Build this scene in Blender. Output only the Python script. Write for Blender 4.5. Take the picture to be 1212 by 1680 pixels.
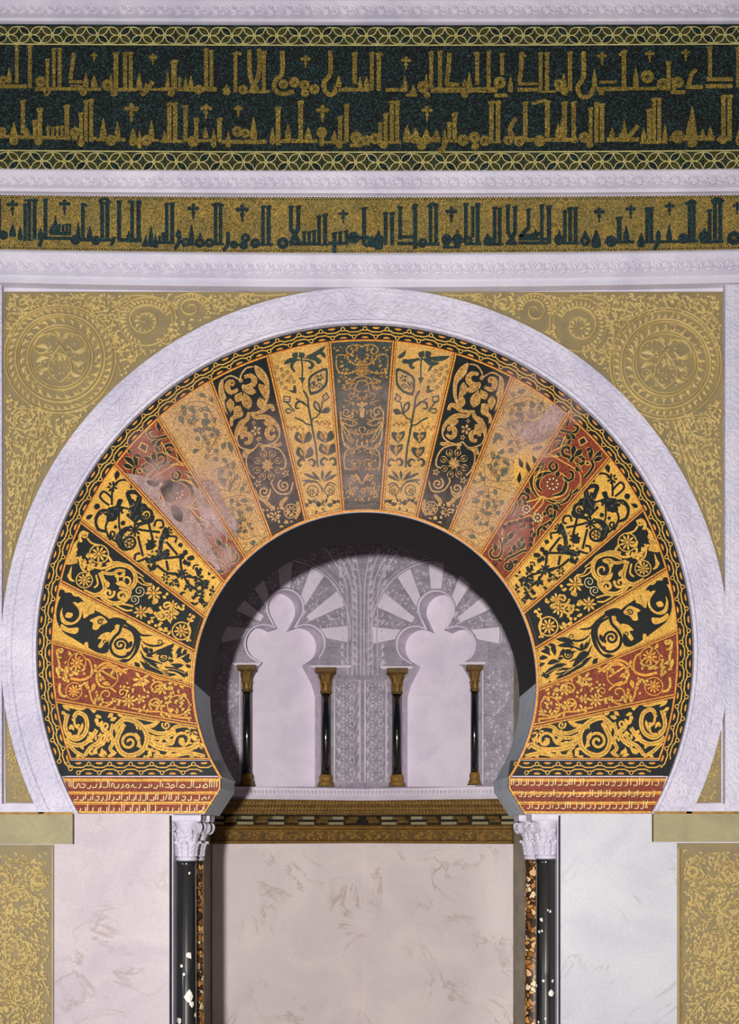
import bpy, bmesh, math, random
import numpy as np
from mathutils import Vector
PI = math.pi
for o in list(bpy.data.objects): bpy.data.objects.remove(o)
SC = bpy.context.scene
COL = SC.collection
# ------------------------------------------------------------------ camera
S = 0.004                      # metres per photo pixel on the facade plane
D = 7.0                        # camera distance from the facade
VX, VY, EYE = 590.0, 1365.0, 2.15
CAM = Vector((0.0, -D, EYE))
cd = bpy.data.cameras.new('camera'); cam = bpy.data.objects.new('camera', cd); COL.objects.link(cam)
cam.location = CAM; cam.rotation_euler = (PI/2, 0, 0)
cd.sensor_fit = 'VERTICAL'; cd.sensor_height = 36.0; cd.lens = 36.0*D/(1680*S)
cd.shift_x = (606-VX)/1680.0; cd.shift_y = (VY-840)/1680.0
SC.camera = cam
# ------------------------------------------------------------------ light
w = bpy.data.worlds.new('hall_light'); SC.world = w; w.use_nodes = True
bg = w.node_tree.nodes['Background']; bg.inputs[0].default_value = (0.93, 0.96, 1.0, 1); bg.inputs[1].default_value = 0.09
def lamp(name, loc, size, energy, col, tgt):
    l = bpy.data.lights.new(name, 'AREA'); l.shape = 'DISK'; l.size = size; l.energy = energy; l.color = col
    o = bpy.data.objects.new(name, l); COL.objects.link(o); o.location = loc
    o.rotation_euler = (Vector(tgt)-Vector(loc)).to_track_quat('-Z', 'Y').to_euler()
    return o
lamp('flood_lamp', (-0.33, -9.0, EYE-0.15), 0.18, 1160, (1.0, 0.975, 0.94), (0, 0, EYE+1.2))
hw = lamp('column_sheen_light', (-6.4, -7.5, 2.1), 2.2, 170, (0.84, 0.93, 1.0), (0, 0.5, 2.6)); hw.data.shape = 'RECTANGLE'; hw.data.size_y = 4.0  # added unseen area light for column sheen and relief shading
SC.view_settings.view_transform = 'Standard'
SC.view_settings.look = 'None'
SC.view_settings.exposure = 0.0
SC.view_settings.gamma = 1.0
SC.view_settings.use_curve_mapping = False

# ------------------------------------------------------------------ materials
KF = 1.0
def lin(c):
    return tuple(KF*((v/255)/12.92 if v/255 <= 0.04045 else ((v/255+0.055)/1.055)**2.4) for v in c)+(1,)
def newmat(name, rough=0.6, spec=0.35):
    m = bpy.data.materials.new(name); m.use_nodes = True
    b = m.node_tree.nodes['Principled BSDF']; b.inputs['Roughness'].default_value = rough
    b.inputs['Specular IOR Level'].default_value = spec
    return m, m.node_tree.nodes, m.node_tree.links, b
def nd(ns, typ, **kw):
    n = ns.new(typ)
    for k, v in kw.items(): setattr(n, k, v)
    return n
def mixc(ns, ls, fac, a, b, mode='MIX'):
    n = ns.new('ShaderNodeMix'); n.data_type = 'RGBA'; n.blend_type = mode
    for idx, v in ((0, fac), (6, a), (7, b)):
        if hasattr(v, 'is_linked'): ls.new(v, n.inputs[idx])
        else: n.inputs[idx].default_value = v
    return n.outputs[2]
def mth(ns, ls, op, a, b=None, c=None):
    n = ns.new('ShaderNodeMath'); n.operation = op
    for i, v in enumerate((a, b, c)):
        if v is None: continue
        if hasattr(v, 'is_linked'): ls.new(v, n.inputs[i])
        else: n.inputs[i].default_value = v
    return n.outputs[0]
def ramp(ns, ls, fac, stops):
    n = ns.new('ShaderNodeValToRGB'); e = n.color_ramp.elements
    while len(e) < len(stops): e.new(0.5)
    for k, (p, c) in enumerate(stops): e[k].position = p; e[k].color = c
    ls.new(fac, n.inputs[0]); return n.outputs[0]
def noise(ns, ls, vec, scale, detail=4, rough=0.55, dist=0.0):
    n = ns.new('ShaderNodeTexNoise'); n.inputs['Scale'].default_value = scale; n.inputs['Detail'].default_value = detail
    n.inputs['Roughness'].default_value = rough; n.inputs['Distortion'].default_value = dist
    ls.new(vec, n.inputs['Vector']); return n.outputs[0]
def posn(ns): return ns.new('ShaderNodeNewGeometry').outputs['Position']
def pxw(px, py, y=0.0):
    k = (D+y)/D
    return Vector(((px-VX)*S*k, y, EYE+(VY-py)*S*k))
# faded zones of the mosaic (centre px, radii px, strength)
WEAR = [(262,778,34,34,0.75),(300,822,38,40,0.9),(338,872,36,38,0.95),(368,915,28,28,0.9),(350,810,62,80,0.6),(445,770,70,110,0.42),(520,770,60,90,0.35),(600,770,75,90,0.45),(690,810,55,50,0.38),
        (868,712,60,55,0.85),(835,860,40,60,0.5),(770,830,50,60,0.35),(600,660,90,40,0.34),(320,690,60,60,0.3),(935,670,30,30,0.5),(690,640,40,40,.3),(850,640,50,50,.4),(240,730,30,30,.5)]
def wear_group():
    g = bpy.data.node_groups.new('mosaic_wear', 'ShaderNodeTree')
    g.interface.new_socket('Fac', in_out='OUTPUT', socket_type='NodeSocketFloat')
    ns, ls = g.nodes, g.links
    out = ns.new('NodeGroupOutput'); p = posn(ns); acc = None
    for (cx, cy, rx, ry, s) in WEAR:
        c = pxw(cx, cy)
        v = nd(ns, 'ShaderNodeVectorMath', operation='SUBTRACT'); ls.new(p, v.inputs[0]); v.inputs[1].default_value = c
        q = nd(ns, 'ShaderNodeVectorMath', operation='MULTIPLY'); ls.new(v.outputs[0], q.inputs[0]); q.inputs[1].default_value = (1/(rx*S), 0, 1/(ry*S))
        l = nd(ns, 'ShaderNodeVectorMath', operation='LENGTH'); ls.new(q.outputs[0], l.inputs[0])
        mr = nd(ns, 'ShaderNodeMapRange', interpolation_type='SMOOTHSTEP'); ls.new(l.outputs['Value'], mr.inputs[0])
        mr.inputs[1].default_value = 0.35; mr.inputs[2].default_value = 1.25; mr.inputs[3].default_value = s; mr.inputs[4].default_value = 0
        acc = mr.outputs[0] if acc is None else mth(ns, ls, 'MAXIMUM', acc, mr.outputs[0])
    n1 = noise(ns, ls, p, 9, 6, 0.65, 0.4)
    n2 = mth(ns, ls, 'MULTIPLY_ADD', n1, 2.2, -0.45)
    f = mth(ns, ls, 'MULTIPLY', acc, n2)
    cl = nd(ns, 'ShaderNodeClamp'); ls.new(f, cl.inputs[0]); cl.inputs[2].default_value = 0.9
    ls.new(cl.outputs[0], out.inputs[0]); return g
WG = wear_group()
def mosaic(name, col, var=0.35, rough=0.6, cell=150, wear=1.0, plaster=(168,138,132), alt=None, patch=None):
    m, ns, ls, b = newmat(name, rough, 0.22)
    p = posn(ns)
    vo = nd(ns, 'ShaderNodeTexVoronoi', voronoi_dimensions='3D'); vo.inputs['Scale'].default_value = cell; ls.new(p, vo.inputs['Vector'])
    sep = ns.new('ShaderNodeSeparateColor'); ls.new(vo.outputs['Color'], sep.inputs[0])
    v = mth(ns, ls, 'MULTIPLY_ADD', sep.outputs[0], 2*var, 1-var)
    n = noise(ns, ls, p, 4.5, 5, 0.6)
    v2 = mth(ns, ls, 'MULTIPLY', v, mth(ns, ls, 'MULTIPLY_ADD', n, 0.7, 0.65))
    base = lin(col)
    if alt: base = mixc(ns, ls, mth(ns, ls, 'GREATER_THAN', sep.outputs[1], 0.72), lin(col), lin(alt))
    if patch:
        pn = ramp(ns, ls, noise(ns, ls, p, 7, 6, 0.7, 0.5), [(0.42, (0,0,0,1)), (0.62, (1,1,1,1))])
        sx = ns.new('ShaderNodeSeparateColor'); ls.new(pn, sx.inputs[0])
        base = mixc(ns, ls, mth(ns, ls, 'MULTIPLY', sx.outputs[0], 0.75), base, lin(patch))
    cc = ns.new('ShaderNodeCombineColor')
    for i in range(3): ls.new(v2, cc.inputs[i])
    c = mixc(ns, ls, 1.0, base, cc.outputs[0], 'MULTIPLY')
    if wear:
        g = ns.new('ShaderNodeGroup'); g.node_tree = WG
        c = mixc(ns, ls, mth(ns, ls, 'MULTIPLY', g.outputs[0], wear), c, lin(plaster))
    ls.new(c, b.inputs['Base Color'])
    bp = ns.new('ShaderNodeBump'); bp.inputs['Strength'].default_value = 0.25; bp.inputs['Distance'].default_value = 0.002
    ls.new(sep.outputs[2], bp.inputs['Height']); ls.new(bp.outputs[0], b.inputs['Normal'])
    return m
def stone(name, col, col2, vein=None, scale=3.0, bump=0.15, rough=0.6, carve=0.0, carvescale=28, spec=0.3):
    m, ns, ls, b = newmat(name, rough, spec)
    p = posn(ns)
    n = noise(ns, ls, p, scale, 7, 0.62, 0.6)
    c = ramp(ns, ls, n, [(0.32, lin(col2)), (0.62, lin(col))])
    fine = noise(ns, ls, p, 120, 3, 0.6)
    c = mixc(ns, ls, 0.55, c, ramp(ns, ls, fine, [(0.3, (0.72,0.72,0.74,1)), (0.7, (1,1,1,1))]), 'MULTIPLY')
    hgt = fine
    if vein:
        nv = noise(ns, ls, p, scale*0.8, 8, 0.6, 1.6)
        k = mth(ns, ls, 'ABSOLUTE', mth(ns, ls, 'SUBTRACT', nv, 0.5))
        f = ramp(ns, ls, k, [(0.0, (1,1,1,1)), (0.022, (0,0,0,1))])
        mask = ramp(ns, ls, noise(ns, ls, p, scale*1.3, 3), [(0.48, (0,0,0,1)), (0.62, (1,1,1,1))])
        f = mixc(ns, ls, 1.0, f, mask, 'MULTIPLY')
        sp = ns.new('ShaderNodeSeparateColor'); ls.new(f, sp.inputs[0])
        c = mixc(ns, ls, mth(ns, ls, 'MULTIPLY', sp.outputs[0], 0.55), c, lin(vein))
    if carve:
        wv = nd(ns, 'ShaderNodeTexWave', wave_type='RINGS', rings_direction='Y'); wv.inputs['Scale'].default_value = carvescale*0.22
        wv.inputs['Distortion'].default_value = 14; wv.inputs['Detail'].default_value = 2.5; wv.inputs['Detail Scale'].default_value = 2.2
        ls.new(p, wv.inputs['Vector'])
        g = ramp(ns, ls, wv.outputs['Fac'], [(0.0, (1-carve,1-carve,1-carve*0.9,1)), (0.35, (1,1,1,1))])  # groove shade painted into the carved stone's colour
        c = mixc(ns, ls, 1.0, c, g, 'MULTIPLY'); hgt = wv.outputs['Fac']; bump = 0.5
    ls.new(c, b.inputs['Base Color'])
    bp = ns.new('ShaderNodeBump'); bp.inputs['Strength'].default_value = bump; bp.inputs['Distance'].default_value = 0.004
    ls.new(hgt, bp.inputs['Height']); ls.new(bp.outputs[0], b.inputs['Normal'])
    return m
MT = {}
KF = 0.8            # facade colours dimmed to offset lamp falloff into the niche
MT['G']  = mosaic('gold_mosaic', (214,166,72), 0.2, alt=(192,136,54))
MT['F2'] = mosaic('pale_gold_mosaic', (204,158,86), 0.25, alt=(184,132,66))
MT['L']  = mosaic('grey_green_mosaic', (86,92,76), 0.35)
MT['g']  = mosaic('old_gold_mosaic', (176,132,66), 0.4, alt=(140,92,44))
MT['K']  = mosaic('black_mosaic', (20,22,20), 0.5, alt=(16,30,30))
MT['R']  = mosaic('red_mosaic', (132,58,36), 0.35, alt=(105,42,30))
MT['F']  = mosaic('faded_gold_mosaic', (190,150,92), 0.3, alt=(160,112,66))
MT['T']  = mosaic('teal_black_mosaic', (52,62,54), 0.45)
MT['D']  = mosaic('dark_teal_mosaic', (66,66,60), 0.45, alt=(44,66,60))
MT['B']  = mosaic('brown_line_mosaic', (104,64,36), 0.3)
MT['C']  = mosaic('cream_mosaic', (214,196,140), 0.2)
MT['O']  = mosaic('orange_gold_mosaic', (208,134,48), 0.25, alt=(226,164,70))
MT['P']  = mosaic('bare_plaster', (166,138,134), 0.3, wear=0, patch=(138,106,92))
MT['UK'] = mosaic('upper_black_mosaic', (20,23,22), 0.9, wear=0, alt=(36,58,58), cell=170)
MT['UG'] = mosaic('upper_gold_mosaic', (136,114,50), 0.75, wear=0, alt=(72,60,28), cell=190, patch=(104,86,40))
MT['UC'] = mosaic('pale_gold_line', (188,176,112), 0.25, wear=0)
MT['UD'] = mosaic('dull_gold_fill', (62,60,32), 0.5, wear=0)
MT['LG'] = mosaic('band_gold_mosaic', (146,118,56), 0.6, wear=0, alt=(92,84,48), cell=170, patch=(112,102,60))
MT['LK'] = mosaic('band_letter_mosaic', (28,38,38), 0.6, wear=0, alt=(34,64,68), cell=170)
MT['W']  = stone('white_marble', (218,210,222), (196,188,206), None, 2.2)
MT['Wc'] = stone('carved_white_marble', (216,208,222), (194,188,208), None, 2.2, carve=0.16, carvescale=30)
MT['M']  = stone('slab_marble', (204,190,192), (184,170,180), (140,122,112), 1.6, 0.05, 0.4)
MT['M2'] = stone('cool_slab_marble', (208,206,210), (192,190,200), (148,142,132), 1.6, 0.05, 0.4)
MT['GB'] = stone('gilded_ground', (148,130,90), (132,118,90), None, 6, 0.3)  # darker than the relief; shade between the carving is painted into this tone
MT['GR'] = stone('gilded_relief', (200,174,110), (174,150,100), None, 9, 0.3, 0.5)
MT['GL'] = stone('gilded_pale_stone', (168,156,118), (150,138,108), None, 5, 0.3, 0.6)
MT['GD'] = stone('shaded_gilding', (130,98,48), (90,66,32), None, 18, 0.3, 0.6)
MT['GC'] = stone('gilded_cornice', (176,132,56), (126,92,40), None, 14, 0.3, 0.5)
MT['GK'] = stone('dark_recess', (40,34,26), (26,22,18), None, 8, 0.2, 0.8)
MT['J']  = stone('grey_jamb_stone', (222,228,238), (196,204,214), None, 12, 0.2)
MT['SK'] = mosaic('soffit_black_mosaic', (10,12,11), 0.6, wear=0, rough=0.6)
KF = 1.0
MT['N']  = stone('niche_stucco', (182,172,184), (152,144,156), None, 9, 0.3, carve=0.25, carvescale=40)
MT['Np'] = stone('niche_plain_stone', (242,230,242), (226,214,230), None, 3, 0.1)
MT['Nr'] = stone('niche_relief', (216,206,218), (190,180,192), None, 9, 0.2)
MT['No'] = stone('olive_niche_wall', (168,158,136), (140,130,114), None, 4, 0.1)
MT['Mi'] = stone('niche_dado_marble', (240,226,224), (222,208,210), (168,148,128), 1.4, 0.05, 0.4)
MT['fl'] = stone('floor_marble', (170,160,155), (140,132,130), None, 3, 0.1)
m, ns, ls, b = newmat('black_column_marble', 0.12, 0.5); b.inputs['IOR'].default_value = 2.2
c = ramp(ns, ls, noise(ns, ls, posn(ns), 60, 4, 0.7), [(0.62, (0.0045,0.006,0.006,1)), (0.78, (0.02,0.022,0.02,1))]); ls.new(c, b.inputs['Base Color']); MT['CK'] = m
m, ns, ls, b = newmat('breccia_marble', 0.3, 0.5)
p = posn(ns)
vo = nd(ns, 'ShaderNodeTexVoronoi', feature='DISTANCE_TO_EDGE'); vo.inputs['Scale'].default_value = 26; 
nz = nd(ns, 'ShaderNodeTexNoise'); nz.inputs['Scale'].default_value = 18; ls.new(p, nz.inputs['Vector'])
mp = nd(ns, 'ShaderNodeVectorMath', operation='MULTIPLY_ADD'); ls.new(nz.outputs['Color'], mp.inputs[0]); mp.inputs[1].default_value = (0.06,0.06,0.06); ls.new(p, mp.inputs[2])
ls.new(mp.outputs[0], vo.inputs['Vector'])
v2 = nd(ns, 'ShaderNodeTexVoronoi'); v2.inputs['Scale'].default_value = 26; ls.new(mp.outputs[0], v2.inputs['Vector'])
sep = ns.new('ShaderNodeSeparateColor'); ls.new(v2.outputs['Color'], sep.inputs[0])
cc = ramp(ns, ls, sep.outputs[0], [(0.1, lin((58,36,20))), (0.4, lin((150,96,40))), (0.7, lin((196,140,72))), (0.9, lin((216,190,150)))])
e = ramp(ns, ls, vo.outputs['Distance'], [(0.05, (0,0,0,1)), (0.13, (1,1,1,1))])
c = mixc(ns, ls, e, lin((30,20,14)), cc); ls.new(c, b.inputs['Base Color']); MT['BR'] = m
MT['chip'] = stone('chipped_white', (226,220,210), (200,190,180), None, 30, 0.2)

# ------------------------------------------------------------------ geometry helpers
class Plane:
    def __init__(s, O, n): s.O = Vector(O); s.n = Vector(n).normalized()
    def p(s, px, py, h=0.0):
        d = Vector(((px-VX)*S, D, (VY-py)*S))
        t = (s.O-CAM).dot(s.n)/d.dot(s.n)
        return CAM+d*t+s.n*h
FRONT = Plane((0,0,0), (0,-1,0))
def cr(pts, n=5, closed=False):
    P = [np.array(p, float) for p in pts]
    if len(P) < 3 and not closed: return [tuple(p) for p in P]
    out = []; m = len(P); segs = m if closed else m-1
    for i in range(segs):
        if closed: a, b_, c_, d_ = P[i-1], P[i], P[(i+1) % m], P[(i+2) % m]
        else: a, b_, c_, d_ = P[max(i-1,0)], P[i], P[i+1], P[min(i+2,m-1)]
        for k in range(n):
            t = k/n
            out.append(tuple(0.5*((2*b_)+(-a+c_)*t+(2*a-5*b_+4*c_-d_)*t*t+(-a+3*b_-3*c_+d_)*t**3)))
    if not closed: out.append(tuple(P[-1]))
    return out
def P_(s):
    if not isinstance(s, str): return s
    return [tuple(float(v) for v in q.split(',')) for q in s.split()]
class M:
    """collects flat inlay, relief strokes and slabs drawn on a plane; builds ONE mesh object"""
    def __init__(s, plane=FRONT, h=0.0, step=0.00006, tf=None):
        s.pl = plane; s.v = []; s.f = []; s.mi = []; s.sm = []; s.mats = []; s.h = h; s.step = step; s.tf = tf; s.k = 1.0; s.cs = 1.0; s.clip = None
    def mat(s, m):
        if m not in s.mats: s.mats.append(m)
        return s.mats.index(m)
    def T(s, p): return s.tf(p) if s.tf else p
    def V(s, px, py, h): s.v.append(s.pl.p(px, py, h)); return len(s.v)-1
    def W(s, x, y, z): s.v.append(Vector((x,y,z))); return len(s.v)-1
    def F(s, idx, m, smooth=False): s.f.append(idx); s.mi.append(s.mat(m)); s.sm.append(smooth)
    def up(s): s.h += s.step; return s.h
    def fill(s, m, pts, closedsmooth=True, n=4):
        h = s.up(); pts = [s.T(p) for p in P_(pts)]
        q = cr(pts, n, True) if closedsmooth else pts
        s.F([s.V(x, y, h) for x, y in q], m)
    def stroke(s, m, wd, pts, closed=False, n=5, rnd=0.0, raw=False):
        h = s.up()
        pts = [p if raw else s.T(p) for p in P_(pts)]
        q = pts if raw else cr(pts, n, closed)
        q2 = [q[0]]
        for p in q[1:]:
            if abs(p[0]-q2[-1][0])+abs(p[1]-q2[-1][1]) > 1e-4: q2.append(p)
        q = q2
        if closed and len(q) > 2 and abs(q[0][0]-q[-1][0])+abs(q[0][1]-q[-1][1]) < 1e-4: q = q[:-1]
        if s.clip and not all(s.clip(p) for p in q):
            cl_ = s.clip; s.clip = None; run = []; s.h -= s.step; NQ = len(q)
            for j, p in enumerate(q+(q[:1] if closed else [])+[None]):
                if p is not None and cl_(p): run.append(p)
                else:
                    if len(run) > 2: s.stroke(m, wd if not isinstance(wd, tuple) else max(wd)*.8, run, False, 1, rnd, True)
                    run = []
            s.clip = cl_; return
        N = len(q)
        if N < 2: return
        rows = []
        prof = [(-1,0),(-0.72,0.7),(0,1),(0.72,0.7),(1,0)] if rnd else [(-1,0),(1,0)]
        for i in range(N):
            a = q[i-1] if (i > 0 or closed) else q[i]; b_ = q[(i+1) % N] if (i < N-1 or closed) else q[i]
            dx, dy = b_[0]-a[0], b_[1]-a[1]; L = math.hypot(dx, dy) or 1
            t = i/(N-1)
            ww = wd if not isinstance(wd, tuple) else (wd[0]+(wd[1]-wd[0])*t if len(wd) == 2 else
                 (wd[0]+(wd[1]-wd[0])*2*t if t < 0.5 else wd[1]+(wd[2]-wd[1])*(2*t-1)))
            ww = max(ww*s.k, 0.15)
            nx, ny = -dy/L*ww/2, dx/L*ww/2
            rows.append([s.V(q[i][0]+nx*c, q[i][1]+ny*c, h+rnd*e) for c, e in prof])
        for i in range(N if closed else N-1):
            A, B_ = rows[i], rows[(i+1) % N]
            for j in range(len(prof)-1): s.F([A[j], A[j+1], B_[j+1], B_[j]], m, bool(rnd))
    # -- motifs; coordinates pass through s.tf
    def s(s, m, wd, pts, ol=None, ow=1.6, vein=None, closed=False):
        if ol: s.stroke(ol, tuple(x+ow for x in wd) if isinstance(wd, tuple) else wd+ow, pts, closed)
        s.stroke(m, wd, pts, closed)
        if vein: s.stroke(vein, 0.7, pts, closed)
    def leafpts(s, x0, y0, x1, y1, wd, bend=0.0, n=9, fat=0.62):
        a = s.T((x0,y0)); b_ = s.T((x1,y1)); dx, dy = b_[0]-a[0], b_[1]-a[1]; L = math.hypot(dx, dy) or 1
        nx, ny = -dy/L, dx/L; l = []; r = []
        for i in range(n+1):
            t = i/n; wv = wd/2*s.k*math.sin(PI*t**(0.5/(1-fat) if fat < 1 else 1))**0.85 if 0 < t < 1 else 0
            o = bend*L*math.sin(PI*t)
            cx, cy = a[0]+dx*t+nx*o, a[1]+dy*t+ny*o
            l.append((cx+nx*wv, cy+ny*wv)); r.append((cx-nx*wv, cy-ny*wv))
        return l+r[::-1][1:-1]
    def lf(s, m, x0, y0, x1, y1, wd, bend=0.0, ol=None, ow=1.6, rnd=0):
        if s.clip and not all(s.clip(q) for q in s.leafpts(x0,y0,x1,y1,wd+1,bend)): return
        if ol:
            h = s.up(); a = s.leafpts(x0,y0,x1,y1,wd+ow*1.4,bend)
            s.F([s.V(x,y,h) for x,y in a], ol)
        h = s.up(); a = s.leafpts(x0,y0,x1,y1,wd,bend)
        if not rnd: s.F([s.V(x,y,h) for x,y in a], m)
        else:
            n = (len(a)+2)//2; l = a[:n]; r = [a[0]]+a[n:][::-1]+[a[n-1]]
            L = [s.V(x,y,h) for x,y in l]; R = [s.V(x,y,h) for x,y in r]
            C_ = [s.V((l[i][0]+r[i][0])/2,(l[i][1]+r[i][1])/2,h+rnd*math.sin(PI*min(max(i/(n-1),.08),.92))) for i in range(n)]
            for i in range(n-1):
                s.F([L[i],C_[i],C_[i+1],L[i+1]], m, True); s.F([C_[i],R[i],R[i+1],C_[i+1]], m, True)
    def sp(s, m, wd, cx, cy, r, a0=0, turns=1.5, ol=None, r1=0.12, rnd=0):
        n = max(8, int(abs(turns)*14)); pts = []
        for i in range(n+1):
            t = i/n; a = math.radians(a0)+turns*2*PI*t; rr = r*(1-t*(1-r1)); pts.append(s.T((cx+rr*math.cos(a), cy+rr*math.sin(a))))
        t_ = s.tf; s.tf = None
        w2 = wd if isinstance(wd, tuple) else (wd, wd*0.8)
        if ol: s.stroke(ol, tuple(x+1.6 for x in w2), pts, n=1)
        s.stroke(m, w2, pts, n=1, rnd=rnd); s.tf = t_
    def rg(s, m, wd, cx, cy, r, ry=None, n=20, rnd=0, a0=0, a1=360):
        ry = ry or r; full = (a1-a0) >= 359.9
        pts = [(cx+r*math.cos(math.radians(a0+(a1-a0)*i/n)), cy+ry*math.sin(math.radians(a0+(a1-a0)*i/n))) for i in range(n if full else n+1)]
        s.stroke(m, wd, pts, full, n=2, rnd=rnd)
    def dt(s, m, cx, cy, r, ol=None, n=10):
        if ol: s.dt(ol, cx, cy, r*1.5, None, n)
        r *= s.cs
        s.fill(m, [(cx+r*math.cos(2*PI*i/n), cy+r*math.sin(2*PI*i/n)) for i in range(n)], False)
    def ro(s, m, cx, cy, r, n=8, c=None, line=None, wd=None, a0=0):
        wd = wd or 2.4*r/n/s.cs
        for i in range(n):
            a = math.radians(a0)+2*PI*i/n
            s.lf(m, cx+0.15*r*math.cos(a), cy+0.15*r*math.sin(a), cx+r*math.cos(a), cy+r*math.sin(a), wd, 0, line, 0.9)
        if c: s.dt(c, cx, cy, r*0.2/s.cs)
    def cl(s, m, cx, cy, r, n, seed, wd=3.2, L=0.55, ol=None):
        rr = random.Random(seed)
        for i in range(n):
            a = rr.uniform(0,2*PI); d = r*math.sqrt(rr.random()); b_ = rr.uniform(0,2*PI); l = r*L*rr.uniform(.6,1.2)
            x, y = cx+d*math.cos(a), cy+d*math.sin(a)
            s.lf(m, x, y, x+l*math.cos(b_), y+l*math.sin(b_), wd*rr.uniform(.7,1.2), rr.uniform(-.2,.2), ol, 1.0)
    # -- solids
    def slab(s, m, pts, h0, h1, side=None):
        pts = P_(pts); side = side or m
        A = [s.V(x,y,h0) for x,y in pts]; B_ = [s.V(x,y,h1) for x,y in pts]
        ar = sum(pts[i-1][0]*pts[i][1]-pts[i][0]*pts[i-1][1] for i in range(len(pts)))
        s.F(B_[:] if ar < 0 else B_[::-1], m); s.F(A[::-1] if ar < 0 else A[:], side)
        n = len(pts)
        for i in range(n): s.F([A[i],A[(i+1)%n],B_[(i+1)%n],B_[i]], side)
    def box(s, m, lo, hi):
        x0,y0,z0 = lo; x1,y1,z1 = hi
        v = [s.W(x,y,z) for x,y,z in ((x0,y0,z0),(x1,y0,z0),(x1,y1,z0),(x0,y1,z0),(x0,y0,z1),(x1,y0,z1),(x1,y1,z1),(x0,y1,z1))]
        for q in ((0,3,2,1),(4,5,6,7),(0,1,5,4),(1,2,6,5),(2,3,7,6),(3,0,4,7)): s.F([v[i] for i in q], m)
    def loft(s, m, rings, smooth=False, caps=True):
        n = len(rings[0]); R = [[s.W(*p) for p in r] for r in rings]
        for a, b_ in zip(R, R[1:]):
            for i in range(n): s.F([a[i],a[(i+1)%n],b_[(i+1)%n],b_[i]], m, smooth)
        if caps: s.F(R[0][::-1], m); s.F(R[-1][:], m)
    def lathe(s, m, cx, cy, prof, n=28):
        s.loft(m, [[(cx+r*math.cos(2*PI*i/n), cy+r*math.sin(2*PI*i/n), z) for i in range(n)] for r, z in prof], True)
    def build(s, name, parent=None, label=None, cat=None, group=None, kind=None):
        me = bpy.data.meshes.new(name)
        me.from_pydata([tuple(v) for v in s.v], [], s.f)
        for m in s.mats: me.materials.append(MT[m])
        me.polygons.foreach_set('material_index', s.mi); me.polygons.foreach_set('use_smooth', s.sm)
        bm = bmesh.new(); bm.from_mesh(me); bmesh.ops.recalc_face_normals(bm, faces=bm.faces[:]) if len(s.f) < 9000 and s.rec else None
        bm.to_mesh(me); bm.free(); me.update()
        o = bpy.data.objects.new(name, me); COL.objects.link(o)
        if parent: o.parent = parent
        else:
            c = sum((Vector(v.co) for v in me.vertices), Vector())/max(len(me.vertices),1)
            me.transform(__import__('mathutils').Matrix.Translation(-c)); o.location = c
        tag(o, label, cat, group, kind or ('thing' if label and cat else None)); return o
    rec = True
def tag(o, label=None, cat=None, group=None, kind=None):
    for k, v in (('label',label),('category',cat),('group',group),('kind',kind)):
        if v: o[k] = v
    return o
def thing(name, label, cat, group=None):
    o = bpy.data.objects.new(name, None); COL.objects.link(o); o.empty_display_size = 0.1
    return tag(o, label, cat, group, 'thing')
def arc(cx, cy, r, a0, a1, n):
    return [(cx+r*math.cos(math.radians(a0+(a1-a0)*i/n)), cy+r*math.sin(math.radians(a0+(a1-a0)*i/n))) for i in range(n+1)]
C1 = (599.0, 1121.0, 281.0)      # opening circle
C2 = (598.5, 1071.5, 536.5)      # outer edge of the mosaic
R3 = 594.0                       # outer edge of the white ring
def circ_x(c, r, y, side): return c[0]+side*math.sqrt(max(r*r-(y-c[1])**2, 0))
FPY = VY+EYE/S                        # pixel row of the floor at the facade
# ------------------------------------------------------------------ structure
def opening(inset=0.0):
    a = math.degrees(math.asin((1276-C1[1])/C1[2]))
    r = C1[2]-inset
    L = [(335+inset,1336),(362+inset,1294),(362+inset,1277)]
    A = arc(C1[0], C1[1], r, 180-a, 360+a, 96)
    R = [(834-inset,1277),(834-inset,1293),(861-inset,1336)]
    return L, A, R
L_, A_, R_ = opening()
m = M(); m.slab('W', [(-360,FPY),(-360,-260),(1560,-260),(1560,FPY),(914,FPY),(914,1336)]+(R_[::-1])+A_[::-1]+(L_[::-1])+[(284,1336),(284,FPY)], -0.72, 0.0)
m.build('wall_front', kind='structure')
m = M(); m.box('fl', (-4.6,-15.5,-0.12), (4.6,5.2,0.0)); m.build('floor', kind='structure')

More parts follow.
